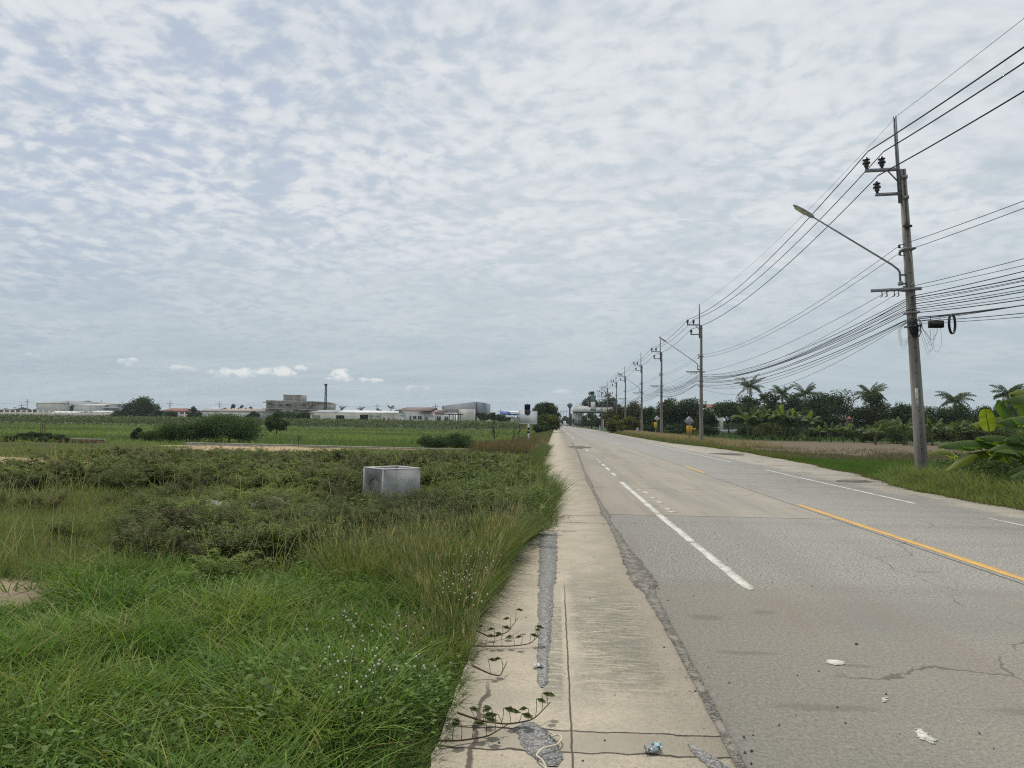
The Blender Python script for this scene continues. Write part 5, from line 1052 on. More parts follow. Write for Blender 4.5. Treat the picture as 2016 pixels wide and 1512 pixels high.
# ------------------------------------------------------------------ trees
def trunk_limbs(q, h, rx, ry, cz, n, r0):
    mb = MB(); lean = q.normal(0, .05, 2); top = np.array((lean[0]*h, lean[1]*h, cz))
    fork = top*np.array((.6, .6, .55)); mb.tube([(0, 0, -.2), fork*.5+(q.normal(0, .04), 0, 0), fork], [r0, r0*.8, r0*.7], 7, C=(.08, .065, .05))
    for i in range(n):
        a = 6.28*i/n+q.uniform(-.4, .4); e = np.array((math.cos(a)*rx*.65, math.sin(a)*ry*.65, cz+q.uniform(-.05, .35)*h*.4)); m = (fork+e)/2+(0, 0, q.uniform(0, .08)*h)
        mb.tube([fork, m, e], [r0*.5, r0*.32, r0*.12], 5, C=(.08, .065, .05))
    return mb
def tree(name, px0, px1, pyt, pyb, D, label, cols, zb=-.4, nl=4200, clumps=26, leaf=None, low=.25, group=None, cat='tree', seed=None, mat=None, trunk=True, flat=1.0):
    pc = (px0+px1)/2; c = atD(pc, 815, D); w = (px1-px0)/FPX*D/2*1.06; nl = int(nl*1.7); low = low if low > .2 else low*.3; ztop = atD(pc, pyt, D).z; h = ztop-zb
    q = np.random.default_rng(int(px0*7+pyt) if seed is None else seed); loc = (c.x, D, zb)
    t = thing(name, loc, label, cat, group)
    cz0 = h*low; cc = (h+cz0)/2; rz = (h-cz0)/2
    # clumps spread over and in an uneven crown
    lf = MB(); leaf = leaf or D*.0026
    cen = []; 
    for i in range(clumps):
        a = q.uniform(0, 6.28); ph = math.asin(q.uniform(-.8, .97)); rr = q.uniform(.30, .84)
        cen.append((math.cos(a)*math.cos(ph)*w*rr, math.sin(a)*math.cos(ph)*w*rr, cc+math.sin(ph)*rz*rr*flat, q.uniform(.28, .46)*min(w, rz*1.4)))
    cen.append((0, 0, h-.30*min(w, rz*1.4), .30*min(w, rz*1.4))); cen.append((-w*.7, 0, cc, .3*min(w, rz*1.4))); cen.append((w*.7, 0, cc, .3*min(w, rz*1.4)))
    cen = np.array(cen); wt = cen[:, 3]**2; k = q.choice(len(cen), nl, p=wt/wt.sum())
    dirv_ = q.normal(size=(nl, 3)); dirv_ /= np.linalg.norm(dirv_, axis=1)[:, None]; rad = q.random(nl)**.42
    Pn = cen[k, :3]+dirv_*(cen[k, 3]*rad)[:, None]*np.array((1.15, 1.15, .8)); Pn[:, 2] = np.maximum(Pn[:, 2], .05*h)
    nrm = dirv_*.7+q.normal(size=(nl, 3))*.5+(0, 0, .45); U = np.cross(nrm, q.normal(size=(nl, 3)))+(0, 0, -.25)
    cl = pal(q, len(cen), cols, .22)[k]*(1+.22*q.normal(size=(nl, 1))); cl = np.clip(cl, .008, .5)
    Pn[:, 2] *= (h-leaf*.3)/np.quantile(Pn[:, 2], .997); Pn[:, :2] *= w/max(np.quantile(np.abs(Pn[:, 0]), .985), .1)
    leaf_mb(lf, Pn, U, nrm, leaf*q.uniform(.6, 1.35, nl), leaf*q.uniform(.4, .8, nl), cl)
    lf.build('crown', mat or M_dleaf, t)
    if trunk: trunk_limbs(q, h, w, w, cc, 5, max(.06, .028*h)).build('trunk', M_dry if False else M_bark, t)
    return t
GD = [(.035, .06, .02), (.045, .075, .025), (.03, .05, .02), (.055, .08, .025)]       # dark mango green
GM = [(.05, .085, .028), (.065, .10, .03), (.04, .07, .025)]
GY = [(.13, .13, .025), (.10, .115, .03), (.17, .15, .03), (.07, .09, .028)]
GB = [(.085, .085, .035), (.07, .08, .035), (.10, .09, .045)]
GL = [(.10, .145, .04), (.08, .12, .035), (.12, .16, .055)]
# left horizon
tree('tree', 252, 306, 781, 823, 255, 'tall bushy dark tree right of the pale far left warehouse', GD, -.5, 4200, 24, low=.1)
for k, (a, c, y0, D, lab) in enumerate(((216, 246, 808, 252, 'low dark bush below the pale warehouse corner at far left'), (238, 268, 805, 250, 'dark bush at the left foot of the tall far left tree'), (296, 322, 806, 250, 'dark bush between the tall left tree and red-brown roof'),
        (316, 346, 809, 248, 'dark rounded bush in front of the red-brown roofed house'), (370, 394, 804, 245, 'round dark tree just right of the red-brown roofed house'), (486, 511, 810, 236, 'round dark bush before the wall left of unfinished building'),
        (575, 612, 811, 228, 'dark spreading bush between unfinished building and cream workshop'), (540, 582, 808, 226, 'mid green tree standing before the unfinished concrete building'), (1, 22, 804, 380, 'tiny dark tree at the very left of the horizon'), (36, 58, 803, 390, 'small dark tree left of the beige warehouse'))):
    tree('tree' if c-a > 25 else 'bush', a, c, y0, 828, D, lab, GD if k != 7 else GM, -.5, 2300, 14, low=.02, cat='bush' if c-a < 26 else 'tree')
for k, (a, c, y0) in enumerate(((374, 386, 800), (453, 464, 795), (470, 482, 798), (489, 497, 801), (640, 655, 805), (736, 752, 804.5), (900, 912, 806))):
    tree('distant_tree', a, c, y0, 812, 420, 'small far tree showing above the roofs on the left horizon', GD, -.5, 380, 8, group='far trees above the left roofs', low=.3)
for k, (a, c, y0, lab) in enumerate(((944, 962, 812, 'dark drooping vine covered tree just right of the tall grey warehouse'), (960, 982, 811, 'ragged dark tree left of the blue roofed shed'), (976, 1004, 816, 'ragged dark bush under the blue roofed shed'))):
    tree('tree', a, c, y0, 830, 222, lab, GD, -.5, 900, 12, low=.45)
tree('tree', 525, 566, 812, 857, 92, 'small leafy tree alone in the field before the unfinished building', GM, -.52, 2600, 18, low=.08)
tree('bush', 398, 508, 814, 873, 57, 'largest dark green bush in the field behind the boundary wall', [(.075, .12, .045), (.095, .145, .055), (.055, .09, .035)], -.52, 16000, 60, leaf=.11, low=.0, cat='bush')
tree('bush', 318, 420, 832, 873, 56, 'lower spreading bush joined to the left of the largest field bush', GM, -.52, 8000, 40, leaf=.11, low=.0, cat='bush')
tree('bush', 283, 340, 846, 872, 58, 'low leafy bush left of the spreading field bush', GM, -.52, 3500, 20, leaf=.10, low=.0, cat='bush')
tree('bush', 261, 286, 842, 868, 62, 'small upright round bush at left end of the field bushes', GD, -.52, 2600, 12, leaf=.10, low=.0, cat='bush')
tree('bush', 830, 960, 853, 880, 50, 'low dark bush just behind the right part of the boundary wall', GM, -.52, 9000, 44, leaf=.09, low=.0, cat='bush')
tree('bush', -30, 120, 850, 880, 44, 'low dark thicket at the far left edge near the short red wall', [(.06, .085, .035), (.05, .07, .03)], -.1, 7000, 36, leaf=.10, low=.0, cat='bush')
tree('tree', 1052, 1100, 792, 848, 160, 'large round dark tree left of the road behind the signboard', GD, -.1, 6000, 34, low=.12, leaf=.42)
tree('bush', 1059, 1099, 815, 852, 122, 'yellow-green bush at left pavement edge before the large round tree', [(.05, .085, .025), (.09, .12, .03), (.04, .07, .025), (.15, .15, .03)], -.1, 4200, 26, low=.0, cat='bush')
tree('bush', 1053, 1080, 830, 858, 105, 'dull green low bush left of the yellow-green roadside bush', GM, -.2, 2400, 16, low=.0, cat='bush')
for a, c, y0, D, lab in ((1117, 1131, 820, 395, 'low dark tree against the white roadside wall, far end of road'), (1128, 1143, 817, 330, 'dark roadside tree before the pale shop building, far end of road'), (1140, 1156, 819, 300, 'dark roadside tree left of the canopy columns')):
    tree('tree', a, c, y0, 840, D, lab, GD, -.2, 1000, 12, low=.0)
# right side, far to near
tree('tree', 1150, 1180, 771, 812, 285, 'tall loose tree behind the teal and white sign tower', GD, -.3, 2200, 20, low=.25)
tree('tree', 1180, 1214, 774, 812, 290, 'tall loose tree behind the canopy roof, right of the sign tower', GD, -.3, 2200, 20, low=.25)
for k, (a, c, y0, D, lab) in enumerate(((1150, 1178, 812, 228, 'dark tree under the left part of the canopy roof'), (1172, 1202, 812, 215, 'dark tree under the middle of the canopy roof'), (1192, 1216, 810, 200, 'dark tree under the right end of the canopy roof'),
      (1105, 1120, 819, 470, 'tiny dark tree at the far end of the road beside the white wall'), (1120, 1134, 815, 455, 'small dark tree right of the water tower'))):
    tree('tree', a, c, y0, 840, D, lab, GD, -.2, 1700, 16, low=.0)
tree('tree', 1192, 1240, 796, 840, 152, 'brownish green tree behind the left yellow-green bush', GB, -.3, 3600, 26, low=.1)
tree('tree', 1226, 1272, 790, 840, 150, 'brownish green tree behind the right yellow-green bush', GB, -.3, 3600, 26, low=.1)
tree('bush', 1197, 1228, 818, 852, 126, 'left of two yellow-green bushes beside the right pavement', GY, -.2, 3600, 24, low=.08, cat='bush')
tree('bush', 1220, 1262, 820, 853, 118, 'right of two yellow-green bushes beside the right pavement', GY, -.2, 4400, 28, low=.08, cat='bush')
for k, (a, c, y0, D, lab, col_) in enumerate((
   (1262, 1302, 800, 146, 'dark tree just left of the third power pole', GD), (1290, 1346, 783, 142, 'broad dark tree between the third and second power poles', GD),
   (1336, 1394, 784, 140, 'broad dark tree directly behind the grey diamond sign', GD), (1372, 1412, 806, 132, 'lower dark tree hiding the foot of the red roofed house', GD),
   (1408, 1466, 789, 128, 'dark mango tree with forked trunk right of the red roof', GD), (1448, 1500, 779, 138, 'dark tree crown under the tallest coconut palm', GD),
   (1490, 1548, 774, 136, 'broad dark crown behind the middle banana clump', GD), (1538, 1594, 775, 134, 'dark crown touching the left side of the big round tree', GD),
   (1586, 1680, 769, 126, 'big domed dark tree, tallest of the right row of round trees', GD), (1680, 1746, 773, 122, 'dark open branched tree under the right-middle coconut palm', [(.05, .065, .025), (.04, .055, .02)]),
   (1742, 1806, 793, 124, 'rounded dark tree just left of the nearest power pole', GD), (1812, 1866, 800, 122, 'rounded dark tree just right of the nearest power pole', GM),
   (1856, 1916, 796, 120, 'dark tree below the shaggy coconut palm right of the pole', GM), (1906, 1970, 800, 122, 'dark tree on the skyline above the banana leaves', GD), (1960, 2040, 790, 118, 'dark tree at the right edge behind the banana leaves', GD))):
    tree('tree', a, c, y0, 860, D, lab, col_, -.35, int(70*(c-a)), 34, low=.16 if k != 4 else .32)
# understory shrubs
for k, (a, c, y0, D) in enumerate(((1266, 1310, 832, 128), (1310, 1352, 834, 122), (1378, 1412, 838, 118), (1455, 1500, 838, 114), (1530, 1570, 838, 112), (1588, 1625, 840, 108), (1640, 1690, 842, 104))):
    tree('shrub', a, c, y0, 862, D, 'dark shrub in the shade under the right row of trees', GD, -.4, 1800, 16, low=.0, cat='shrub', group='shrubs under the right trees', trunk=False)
for k, (a, c, y0, D, lab) in enumerate(((1488, 1532, 824, 104, 'yellowish bush left of the middle banana clump'), (1690, 1735, 838, 90, 'pale green shrub right of the small red structure'), (1725, 1790, 826, 88, 'bright leafy shrub left of the nearest power pole'), (1785, 1832, 836, 86, 'leafy shrub directly behind the nearest power pole'),
     (1826, 1880, 832, 84, 'green shrub right of the nearest power pole'), (1872, 1935, 828, 82, 'green shrub behind the longest banana leaves'), (1925, 2030, 830, 80, 'green shrub thicket at right edge behind the banana plant'))):
    tree('shrub', a, c, y0, 880, D, lab, GL if k else GY, -.35, 75*(c-a), 26, low=.0, cat='shrub', leaf=.17, trunk=False)

mb = MB(); n = 26000; D = rng.uniform(172, 215, n); px = rng.uniform(1228, 2250, n); s_ = (px-1008)/FPX; x = s_*D*math.cos(YAW)-D*math.sin(YAW); y = D+s_*D*math.sin(YAW); hgt = 2.4+1.6*fbm(x, 0*y, .09, 191)
z = -.4+hgt*rng.random(n)**.6; leaf_mb(mb, np.stack([x, y, z], 1), rng.normal(size=(n, 3)), rng.normal(size=(n, 3))+(0, -.4, .7), rng.uniform(.4, .9, n), rng.uniform(.3, .6, n), pal(rng, n, GD+GM, .25))
tag(mb.build('far_woods', M_dleaf), 'continuous dark belt of far woods closing the gaps behind the right row of trees', 'woods', kind='stuff')
mb = MB(); n = 9000; D = rng.uniform(430, 520, n); px = rng.uniform(-60, 1090, n); s_ = (px-1008)/FPX; x = s_*D*math.cos(YAW)-D*math.sin(YAW); y = D+s_*D*math.sin(YAW); hgt = 2.5+5.5*fbm(x, 0*y, .05, 192)
z = -.4+hgt*rng.random(n)**.6; leaf_mb(mb, np.stack([x, y, z], 1), rng.normal(size=(n, 3)), rng.normal(size=(n, 3))+(0, -.4, .7), rng.uniform(1.2, 2.4, n), rng.uniform(.9, 1.6, n), pal(rng, n, GD+GM, .25))
tag(mb.build('horizon_woods', M_dleaf), 'low dark line of far trees along the left horizon behind the buildings', 'woods', kind='stuff')
# coconut palms
def make_palm(h, seed, R_=3.1, nf=17, shag=0.0):
    q = np.random.default_rng(seed); t = thing('coconut_palm', (0, 0, 0), 'x', 'palm')
    z = np.linspace(-.3, h, 7); cx = .5*(z/h)**2*q.uniform(-1, 1); MB().tube(np.stack([cx, 0*z, z], 1), np.linspace(.19, .12, 7), 7).build('trunk', M_bark, t)
    top = np.array((cx[-1], 0, h))
    for i in range(nf):
        a = i*2.4+q.uniform(-.2, .2); el = q.uniform(-.2, 1.2) if i > 5 else q.uniform(.95, 1.5); L_ = R_*q.uniform(.9, 1.4); m = 9
        pts = [top]; e = el
        for k in range(m): pts.append(pts[-1]+np.array((math.cos(a)*math.cos(e), math.sin(a)*math.cos(e), math.sin(e)))*L_/m); e -= (.09+.09*q.random()+shag*.1)
        pts = np.array(pts); mb = MB(); mb.tube(pts, np.linspace(.05, .012, m+1), 4, C=(.10, .11, .04))
        n = 34; ti = np.linspace(.8, m-.1, n); b_ = np.stack([np.interp(ti, range(m+1), pts[:, k]) for k in range(3)], 1); T = np.gradient(b_, axis=0); T /= np.linalg.norm(T, axis=1)[:, None]
        S = np.cross(T, (0, 0, 1.)); S /= np.linalg.norm(S, axis=1)[:, None]+1e-6; ll = 1.0*np.sin(np.clip((ti/m), 0, 1)*math.pi*.8+.35)
        for sg in (-1, 1):
            U = q.normal(0, .16, (n, 3))+T*.55+S*sg*.65+np.array((0, 0, -.75-.4*q.random())); c = pal(q, n, [(.07, .10, .04), (.09, .12, .05), (.055, .08, .035)], .3)
            leaf_mb(mb, b_, U, np.cross(U, T)+q.normal(0, .4, (n, 3)), ll*q.uniform(.6, 1.15, n)*np.linspace(1.1, .7, n), .085, c)
        mb.build('frond', M_leaf, t)
    return t
PAL = [(1475, 762, 146, 1.0, 3.3, 'tallest coconut palm, above the dark trees with full round head', 17), (1541, 776, 150, 1.0, 2.6, 'coconut palm half sunk in the crowns, second from left', 14), (1583, 776, 144, 1.0, 3.0, 'coconut palm with upright fronds left of the big domed tree', 15),
       (1507, 783, 155, 1.0, 1.5, 'small palm head between the two left coconut palms', 10), (1713, 777, 118, 1.0, 2.9, 'coconut palm growing out of the open branched dark tree', 15), (1878, 790, 116, 1.0, 3.1, 'shaggy coconut palm right of the nearest power pole', 17), (1990, 775, 110, 1.0, 2.4, 'coconut palm at the right edge above the banana leaves', 15), (2040, 785, 112, 1.0, 2.6, 'coconut palm cut by the right picture edge', 15)]
PAL = [(a, b, c, d, e, f, g+5) for a, b, c, d, e, f, g in PAL]
for k, (px, py, D, s_, R_, lab, nf) in enumerate(PAL):
    D += 14; c = atD(px, py, D); t = make_palm(c.z+.4, 300+k, R_, nf, .4 if k == 5 else 0); t.location = (c.x, D, -.4); t['label'] = lab; t['group'] = 'coconut palms above the right tree row'
for k, (px, py) in enumerate(((709, 807), (672, 806.5), (770, 804.5))):
    c = atD(px, py, 380); t = make_palm(c.z+.5, 320+k, 2.6, 9); t.location = (c.x, 380, -.5); t['label'] = 'tiny palm head just above the white workshop roof'; t['group'] = 'palms behind the workshop'

# bananas
def banana_leaf(parent, P0, P1, P2, w, colr, side=None, droop=.35, seed=0, nseg=22, tear=.25, mat=None, name='leaf', rib=(.30, .34, .12)):
    q = np.random.default_rng(seed); t = np.linspace(0, 1, nseg+1)[:, None]; P0, P1, P2 = map(lambda v: np.array(v, float), (P0, P1, P2))
    C_ = (1-t)**2*P0+2*t*(1-t)*P1+t*t*P2; T = np.gradient(C_, axis=0); T /= np.linalg.norm(T, axis=1)[:, None]
    S = np.cross(T, (0, 0, 1.)) if side is None else np.tile(np.array(side, float), (nseg+1, 1)); S /= np.linalg.norm(S, axis=1)[:, None]+1e-6; Nn = np.cross(S, T); Nn *= np.sign(Nn[:, 2:3]+1e-6)
    tt = t[:, 0]; wd = w/2*np.clip(np.minimum(np.sin(np.clip((tt-.10)/.90, 0, 1)*math.pi)**.3, 1), 0, 1)*(tt > .1)
    mb = MB()
    for sg in (-1, 1):
        i = 0
        while i < nseg:
            run = 1+int(q.exponential(1/max(tear, .02))); j = min(nseg, i+run); dr = droop*q.uniform(.7, 1.35)
            idx = np.arange(i, j+1); cut = np.linspace(-.02, .02, len(idx))[:, None]*0
            rows = []
            for f in (0, .35, .7, 1.0):
                off = S[idx]*sg*(wd[idx]*f)[:, None]*math.cos(dr*.7)-Nn[idx]*(wd[idx]*(dr*f*f-.10*f))[:, None]
                rows.append(C_[idx]+off-T[idx]*0.06*w*f*f+cut)
            m = len(idx); V = np.concatenate(rows); F = [(r*m+a, r*m+a+1, (r+1)*m+a+1, (r+1)*m+a) for r in range(3) for a in range(m-1)]
            mb.add(V, F, C=np.array(colr)*q.uniform(.82, 1.18)); i = j
    o = mb.build(name, mat or M_ban, parent, smooth=True)
    MB().tube(C_, np.linspace(w*.045, w*.012, nseg+1), 5, C=rib).build('midrib', M_ban, o, smooth=True); return o
M_ban = attrmat('banana_leaf', .48, .3, .5, tg=(1.5, 1.5, .45))
def make_banana(h, seed, label, nl=8, w=.5):
    q = np.random.default_rng(seed); t = thing('banana_plant', (0, 0, 0), label, 'banana plant'); z = h*.5
    MB().tube([(0, 0, -.2), (.03, 0, z*.5), (0, 0, z)], [.13, .10, .06], 8, C=(.16, .19, .07)).build('stem', M_ban, t)
    for i in range(nl):
        a = i*2.4+q.uniform(-.3, .3); up = q.uniform(.25, 1.0) if i > 1 else 1.25; L_ = h*.62*q.uniform(.75, 1.1)
        r1, r2 = L_*.42, L_*q.uniform(.7, .95)*(1.1-.6*up*.6); z1 = z+L_*.55*up+.1; z2 = z+L_*(.65*up-.25)
        banana_leaf(t, (0, 0, z*.97), (math.cos(a)*r1, math.sin(a)*r1, z1+.2*h*.2), (math.cos(a)*r2, math.sin(a)*r2, z2+.06*h), w, pal(q, 1, [(.08, .125, .035), (.06, .10, .03), (.12, .16, .05)])[0], seed=seed*10+i, nseg=14, tear=.8, droop=.8, rib=(.24, .27, .12))
    return t
bp = [make_banana(3.6, 41, 'x', 13, .5), make_banana(2.6, 42, 'x', 11, .44), make_banana(3.1, 43, 'x', 12, .46)]; used = [False]*3
BAN = [(1472, 868, 808, 0), (1497, 866, 812, 1), (1521, 866, 806, 2), (1546, 867, 806, 0), (1568, 867, 810, 2), (1590, 868, 816, 1), (1482, 868, 822, 1), (1556, 868, 824, 1),
       (1614, 872, 836, 2), (1636, 873, 832, 0), (1660, 874, 834, 1), (1682, 874, 832, 2), (1700, 874, 842, 1), (1724, 879, 836, 1), (1780, 881, 818, 2), (1786, 884, 850, 1), (1836, 882, 824, 0), (1884, 882, 826, 2), (1920, 884, 832, 1)]
for k, (px, yb, yt, pi_) in enumerate(BAN):
    D = 98 if k < 8 else (90 if k < 13 else 80); c = atD(px, yb, D); zt = atD(px, yt, D).z; s_ = (zt+.35)/(3.6, 2.6, 3.1)[pi_]*(1.28 if k < 8 else 1.12)
    lab = 'ragged banana plant in the left banana clump under the dark trees' if k < 8 else ('low pale banana plant in the row left of the nearest power pole' if k < 13 else 'scattered young banana plant among shrubs near the nearest power pole')
    if not used[pi_]: o = bp[pi_]; used[pi_] = True; o.location = (c.x, D, -.35); o.scale = (s_,)*3; o['label'] = lab
    else: o = copy_tree(bp[pi_], (c.x, D, -.35), rng.uniform(0, 6.28), s_, lab)
    o['group'] = 'banana plants left clump' if k < 8 else ('banana plants middle row' if k < 13 else 'young banana plants by the pole')

# big banana plant close by at right
NB = thing('banana_plant', (16.6, 20.6, -.15), 'large banana plant with broad arching leaves at right edge beside nearest pole', 'banana plant')
o_ = Vector(NB.location)
def Q_(px, py, D): return tuple(atD(px, py, D)-o_)
DG = (.06, .115, .022); YG = (.17, .22, .035); MG = (.085, .145, .028)
for k, (a, b_, c, w, cl, side, dr, D1, D2) in enumerate((
   ((2080, 905), (1990, 845), (1922, 862), .50, DG, None, .75, 20.2, 19.4), ((1985, 892), (1925, 852), (1846, 879), .42, DG, None, .7, 20.0, 19.2),
   ((1975, 885), (1930, 858), (1882, 880), .40, MG, None, .8, 20.4, 20.0), ((1948, 852), (1944, 830), (1939, 803), .36, YG, (.93, .1, .1), .15, 20.6, 20.4),
   ((2012, 838), (1985, 815), (1962, 788), .42, DG, (.6, .5, .5), .3, 20.4, 20.0), ((2090, 800), (2030, 764), (1976, 790), .50, MG, None, .8, 20.8, 20.0),
   ((2080, 850), (2000, 800), (1905, 838), .46, YG, None, .75, 21.4, 21.0), ((2110, 860), (2040, 800), (1962, 832), .50, DG, None, .8, 19.6, 18.8),
   ((1985, 905), (1935, 862), (1862, 928), .34, YG, None, .6, 20.6, 19.5), ((2060, 900), (2000, 855), (1945, 888), .42, DG, None, .7, 19.2, 18.4),
   ((2050, 930), (2010, 872), (1958, 890), .36, MG, None, .7, 18.8, 18.2), ((2060, 870), (2020, 800), (2000, 770), .5, MG, (.9, .2, .1), .3, 21.4, 21.6), ((2110, 830), (2040, 745), (1985, 776), .42, YG, None, .8, 21.8, 21.4), ((2090, 880), (2030, 835), (1975, 868), .40, DG, None, .9, 19.0, 18.6), ((2080, 940), (2035, 900), (1985, 930), .34, MG, None, .8, 18.4, 18.0), ((2080, 960), (2050, 900), (1990, 940), .36, DG, None, .6, 18.6, 17.8), ((1990, 915), (1970, 880), (1950, 905), .3, YG, None, .5, 20.8, 20.4))):
    banana_leaf(NB, Q_(*a, D1), Q_(*b_, (D1+D2)/2), Q_(*c, D2), w*1.32, cl, side, dr, 500+k, 26, .3 if cl != YG else .45)
for (px, py, D, r_) in ((1998, 905, 20.6, .11), (2050, 915, 20.2, .13), (1975, 915, 20.9, .08)):
    b0 = atD(px, py, D)-o_; MB().tube([(b0.x+.1, b0.y, .0), (b0.x+.05, b0.y, b0.z*.6), tuple(b0)], [r_, r_*.8, r_*.5], 8, C=(.13, .15, .06)).build('stem', M_ban, NB, smooth=True)
N2 = thing('banana_plant', (*G(1905, 938, -.1)[:2], -.1), 'small fallen banana plant with bent yellowing leaf and dry stalks beside nearest pole', 'banana plant'); o_ = Vector(N2.location); D = o_.y
banana_leaf(N2, Q_(1912, 925, D), Q_(1868, 868, D), Q_(1822, 896, D-.3), .34, (.20, .24, .05), None, .8, 601, 22, .3)
banana_leaf(N2, Q_(1908, 928, D), Q_(1900, 900, D), Q_(1842, 930, D-.4), .26, DG, None, .7, 602, 16, .3); banana_leaf(N2, Q_(1915, 930, D), Q_(1880, 905, D+.3), Q_(1786, 905, D+.5), .2, DG, None, .8, 603, 16, .3)
dr = MB()
for k in range(12): a = Q_(1890+rng.uniform(0, 30), 925+rng.uniform(0, 12), D); c = Q_(1868+rng.uniform(-10, 60), 890+rng.uniform(0, 55), D+rng.uniform(-.4, .3)); m = tuple((np.array(a)+np.array(c))/2+(0, 0, rng.uniform(0, .15))); dr.tube([a, m, c], [.016, .012, .006], 5, C=(.33, .25, .14))
for k in range(40):
    a = np.array([Q_(1895+rng.normal(0, 9), 905+rng.uniform(0, 30), D+rng.normal(0, .1))]); leaf_mb(dr, a, np.array([[rng.normal(0, .3), rng.normal(0, .3), -1.]]), rng.normal(size=(1, 3)), rng.uniform(.15, .35), .05, np.array([(.20, .14, .08)]))
dr.build('dry_leaves', M_dry, N2)

# ------------------------------------------------------------------ field, crop and verge cover
mb = MB(); n = 26000; D = rng.uniform(184, 203, n); px = rng.uniform(-120, 1085, n); s_ = (px-1008)/FPX; x = s_*D*math.cos(YAW)-D*math.sin(YAW); y = D+s_*D*math.sin(YAW)
hgt = (1.7+.75*fbm(x, y, .22, 131, 4)+.5*vn(x, y, .55, 132))*np.where(x > -7, .75, 1); z = GZ+hgt*rng.random(n)**.55; a = rng.uniform(0, 6.28, n)
c = pal(rng, n, [(.11, .145, .05), (.09, .12, .045), (.14, .18, .065), (.08, .10, .04)], .25)
leaf_mb(mb, np.stack([x, y, z], 1), np.stack([np.cos(a), np.sin(a), rng.normal(.1, .5, n)], 1), rng.normal(size=(n, 3))*.6+(0, -.4, .8), rng.uniform(.3, .75, n), rng.uniform(.2, .4, n), c)
tag(mb.build('cassava_crop', M_dleaf), 'dense band of tall olive green crop plants across the far side of the field', 'crop', kind='stuff')
mb = MB(); n = 46000; x, y = scatter(n, 43.8, 186, 2, -120, 1075); k = (x < -3.8)*(x < -4+0*y); x, y = x[k], y[k]; n = len(x); f = fbm(x*.35, y*1.2, .12, 141)
c = np.where((f > .55)[:, None], pal(rng, n, [(.16, .21, .065), (.18, .22, .07)]), pal(rng, n, [(.115, .16, .05), (.09, .13, .045)])); bright = ss(fbm(x, y, .09, 142), .5, .62)*(y < 75)*(x > -26); c = c*(1+.45*bright[:, None]*np.array((1.2, 1., .6)))
blade_mb(mb, np.stack([x, y, zground(x, y)-.03], 1), rng.uniform(.2, .5, n)*(1+.8*bright*(fbm(x, y, .5, 143) > .5)), .022+y*.0011, rng.uniform(0, 6.28, n), rng.uniform(.1, .5, n), rng.uniform(.1, .6, n), c, c*1.15, 2)
tag(mb.build('field_grass', M_grass), 'bright green low growth of the wide field behind the boundary wall', 'grass', kind='stuff')
mb = MB(); n = 30000; y = 38*(330/38)**(rng.random(n)); x = left_edge(y)-.05-rng.random(n)**1.3*3.3; br = ss(fbm(x, y, .25, 151), .45, .6)*(y < 75)
c = pal(rng, n, [(.10, .12, .04), (.075, .10, .03), (.14, .14, .06)])*(1-br[:, None])+pal(rng, n, [(.20, .14, .085), (.24, .19, .11), (.13, .10, .06)])*br[:, None]
blade_mb(mb, np.stack([x, y, zground(x, y)], 1), rng.uniform(.15, .5, n)*(.6+.6*ss(left_edge(y)-x, 0, 1)), .012+y*.0007, rng.uniform(0, 6.28, n), rng.uniform(.1, .6, n), rng.uniform(.1, .5, n), c, c*1.2, 2)
n = 5000; x = rng.uniform(-4.5, -1.3, n); y = rng.uniform(36, 62, n); c = pal(rng, n, [(.17, .11, .07), (.11, .085, .05), (.09, .10, .04)])
blade_mb(mb, np.stack([x, y, zground(x, y)], 1), rng.uniform(.3, .9, n), .03, rng.uniform(0, 6.28, n), rng.uniform(.1, .5, n), rng.uniform(.1, .5, n), c, c*1.2, 2)
tag(mb.build('verge_grass', M_grass), 'dull straw and reddish grass along the left pavement around the signboard', 'grass', kind='stuff')
def sapling(px, pyt, pyb, D, label, n=5, leafy=60):
    c = G(px, pyb, -.05) if D is None else atD(px, pyb, D); h = atD(px, pyt, c.y).z-c.z; t = thing('thin_sapling', (c.x, c.y, -.1), label, 'sapling'); q = np.random.default_rng(int(px))
    mb = MB(); lf = MB()
    pts = np.array([(0, 0, 0), (q.normal(0, .05), 0, h*.4), (q.normal(0, .1), 0, h*.75), (q.normal(0, .15), 0, h)]); mb.tube(pts, [.022, .018, .013, .006], 5, C=(.10, .08, .06))
    for i in range(n):
        z = h*q.uniform(.3, .9); a = q.uniform(0, 6.28); l = h*q.uniform(.12, .25); b_ = np.array((np.interp(z, pts[:, 2], pts[:, 0]), 0, z)); e = b_+(math.cos(a)*l*.6, math.sin(a)*l*.6, l); mb.tube([b_, e], [.01, .004], 4, C=(.10, .08, .06))
        m = leafy//n; f = q.random((m, 1)); leaf_mb(lf, b_+(e-b_)*f, q.normal(size=(m, 3)), q.normal(size=(m, 3)), .10, .05, pal(q, m, GM))
    mb.build('stem', M_dry, t); lf.build('leaves', M_leaf, t)
sapling(973, 812, 884, None, 'thin leafy sapling with dark stem behind the boundary wall corner', 7, 160); sapling(1018, 822, 892, None, 'thin bare sapling just left of the blank signboard', 6, 24); sapling(1010, 838, 890, None, 'short bare branching sapling left of the signboard saplings', 6, 18); sapling(587, 848, 880, 44, 'small bare leaning sapling behind the boundary wall in the middle', 5, 16)

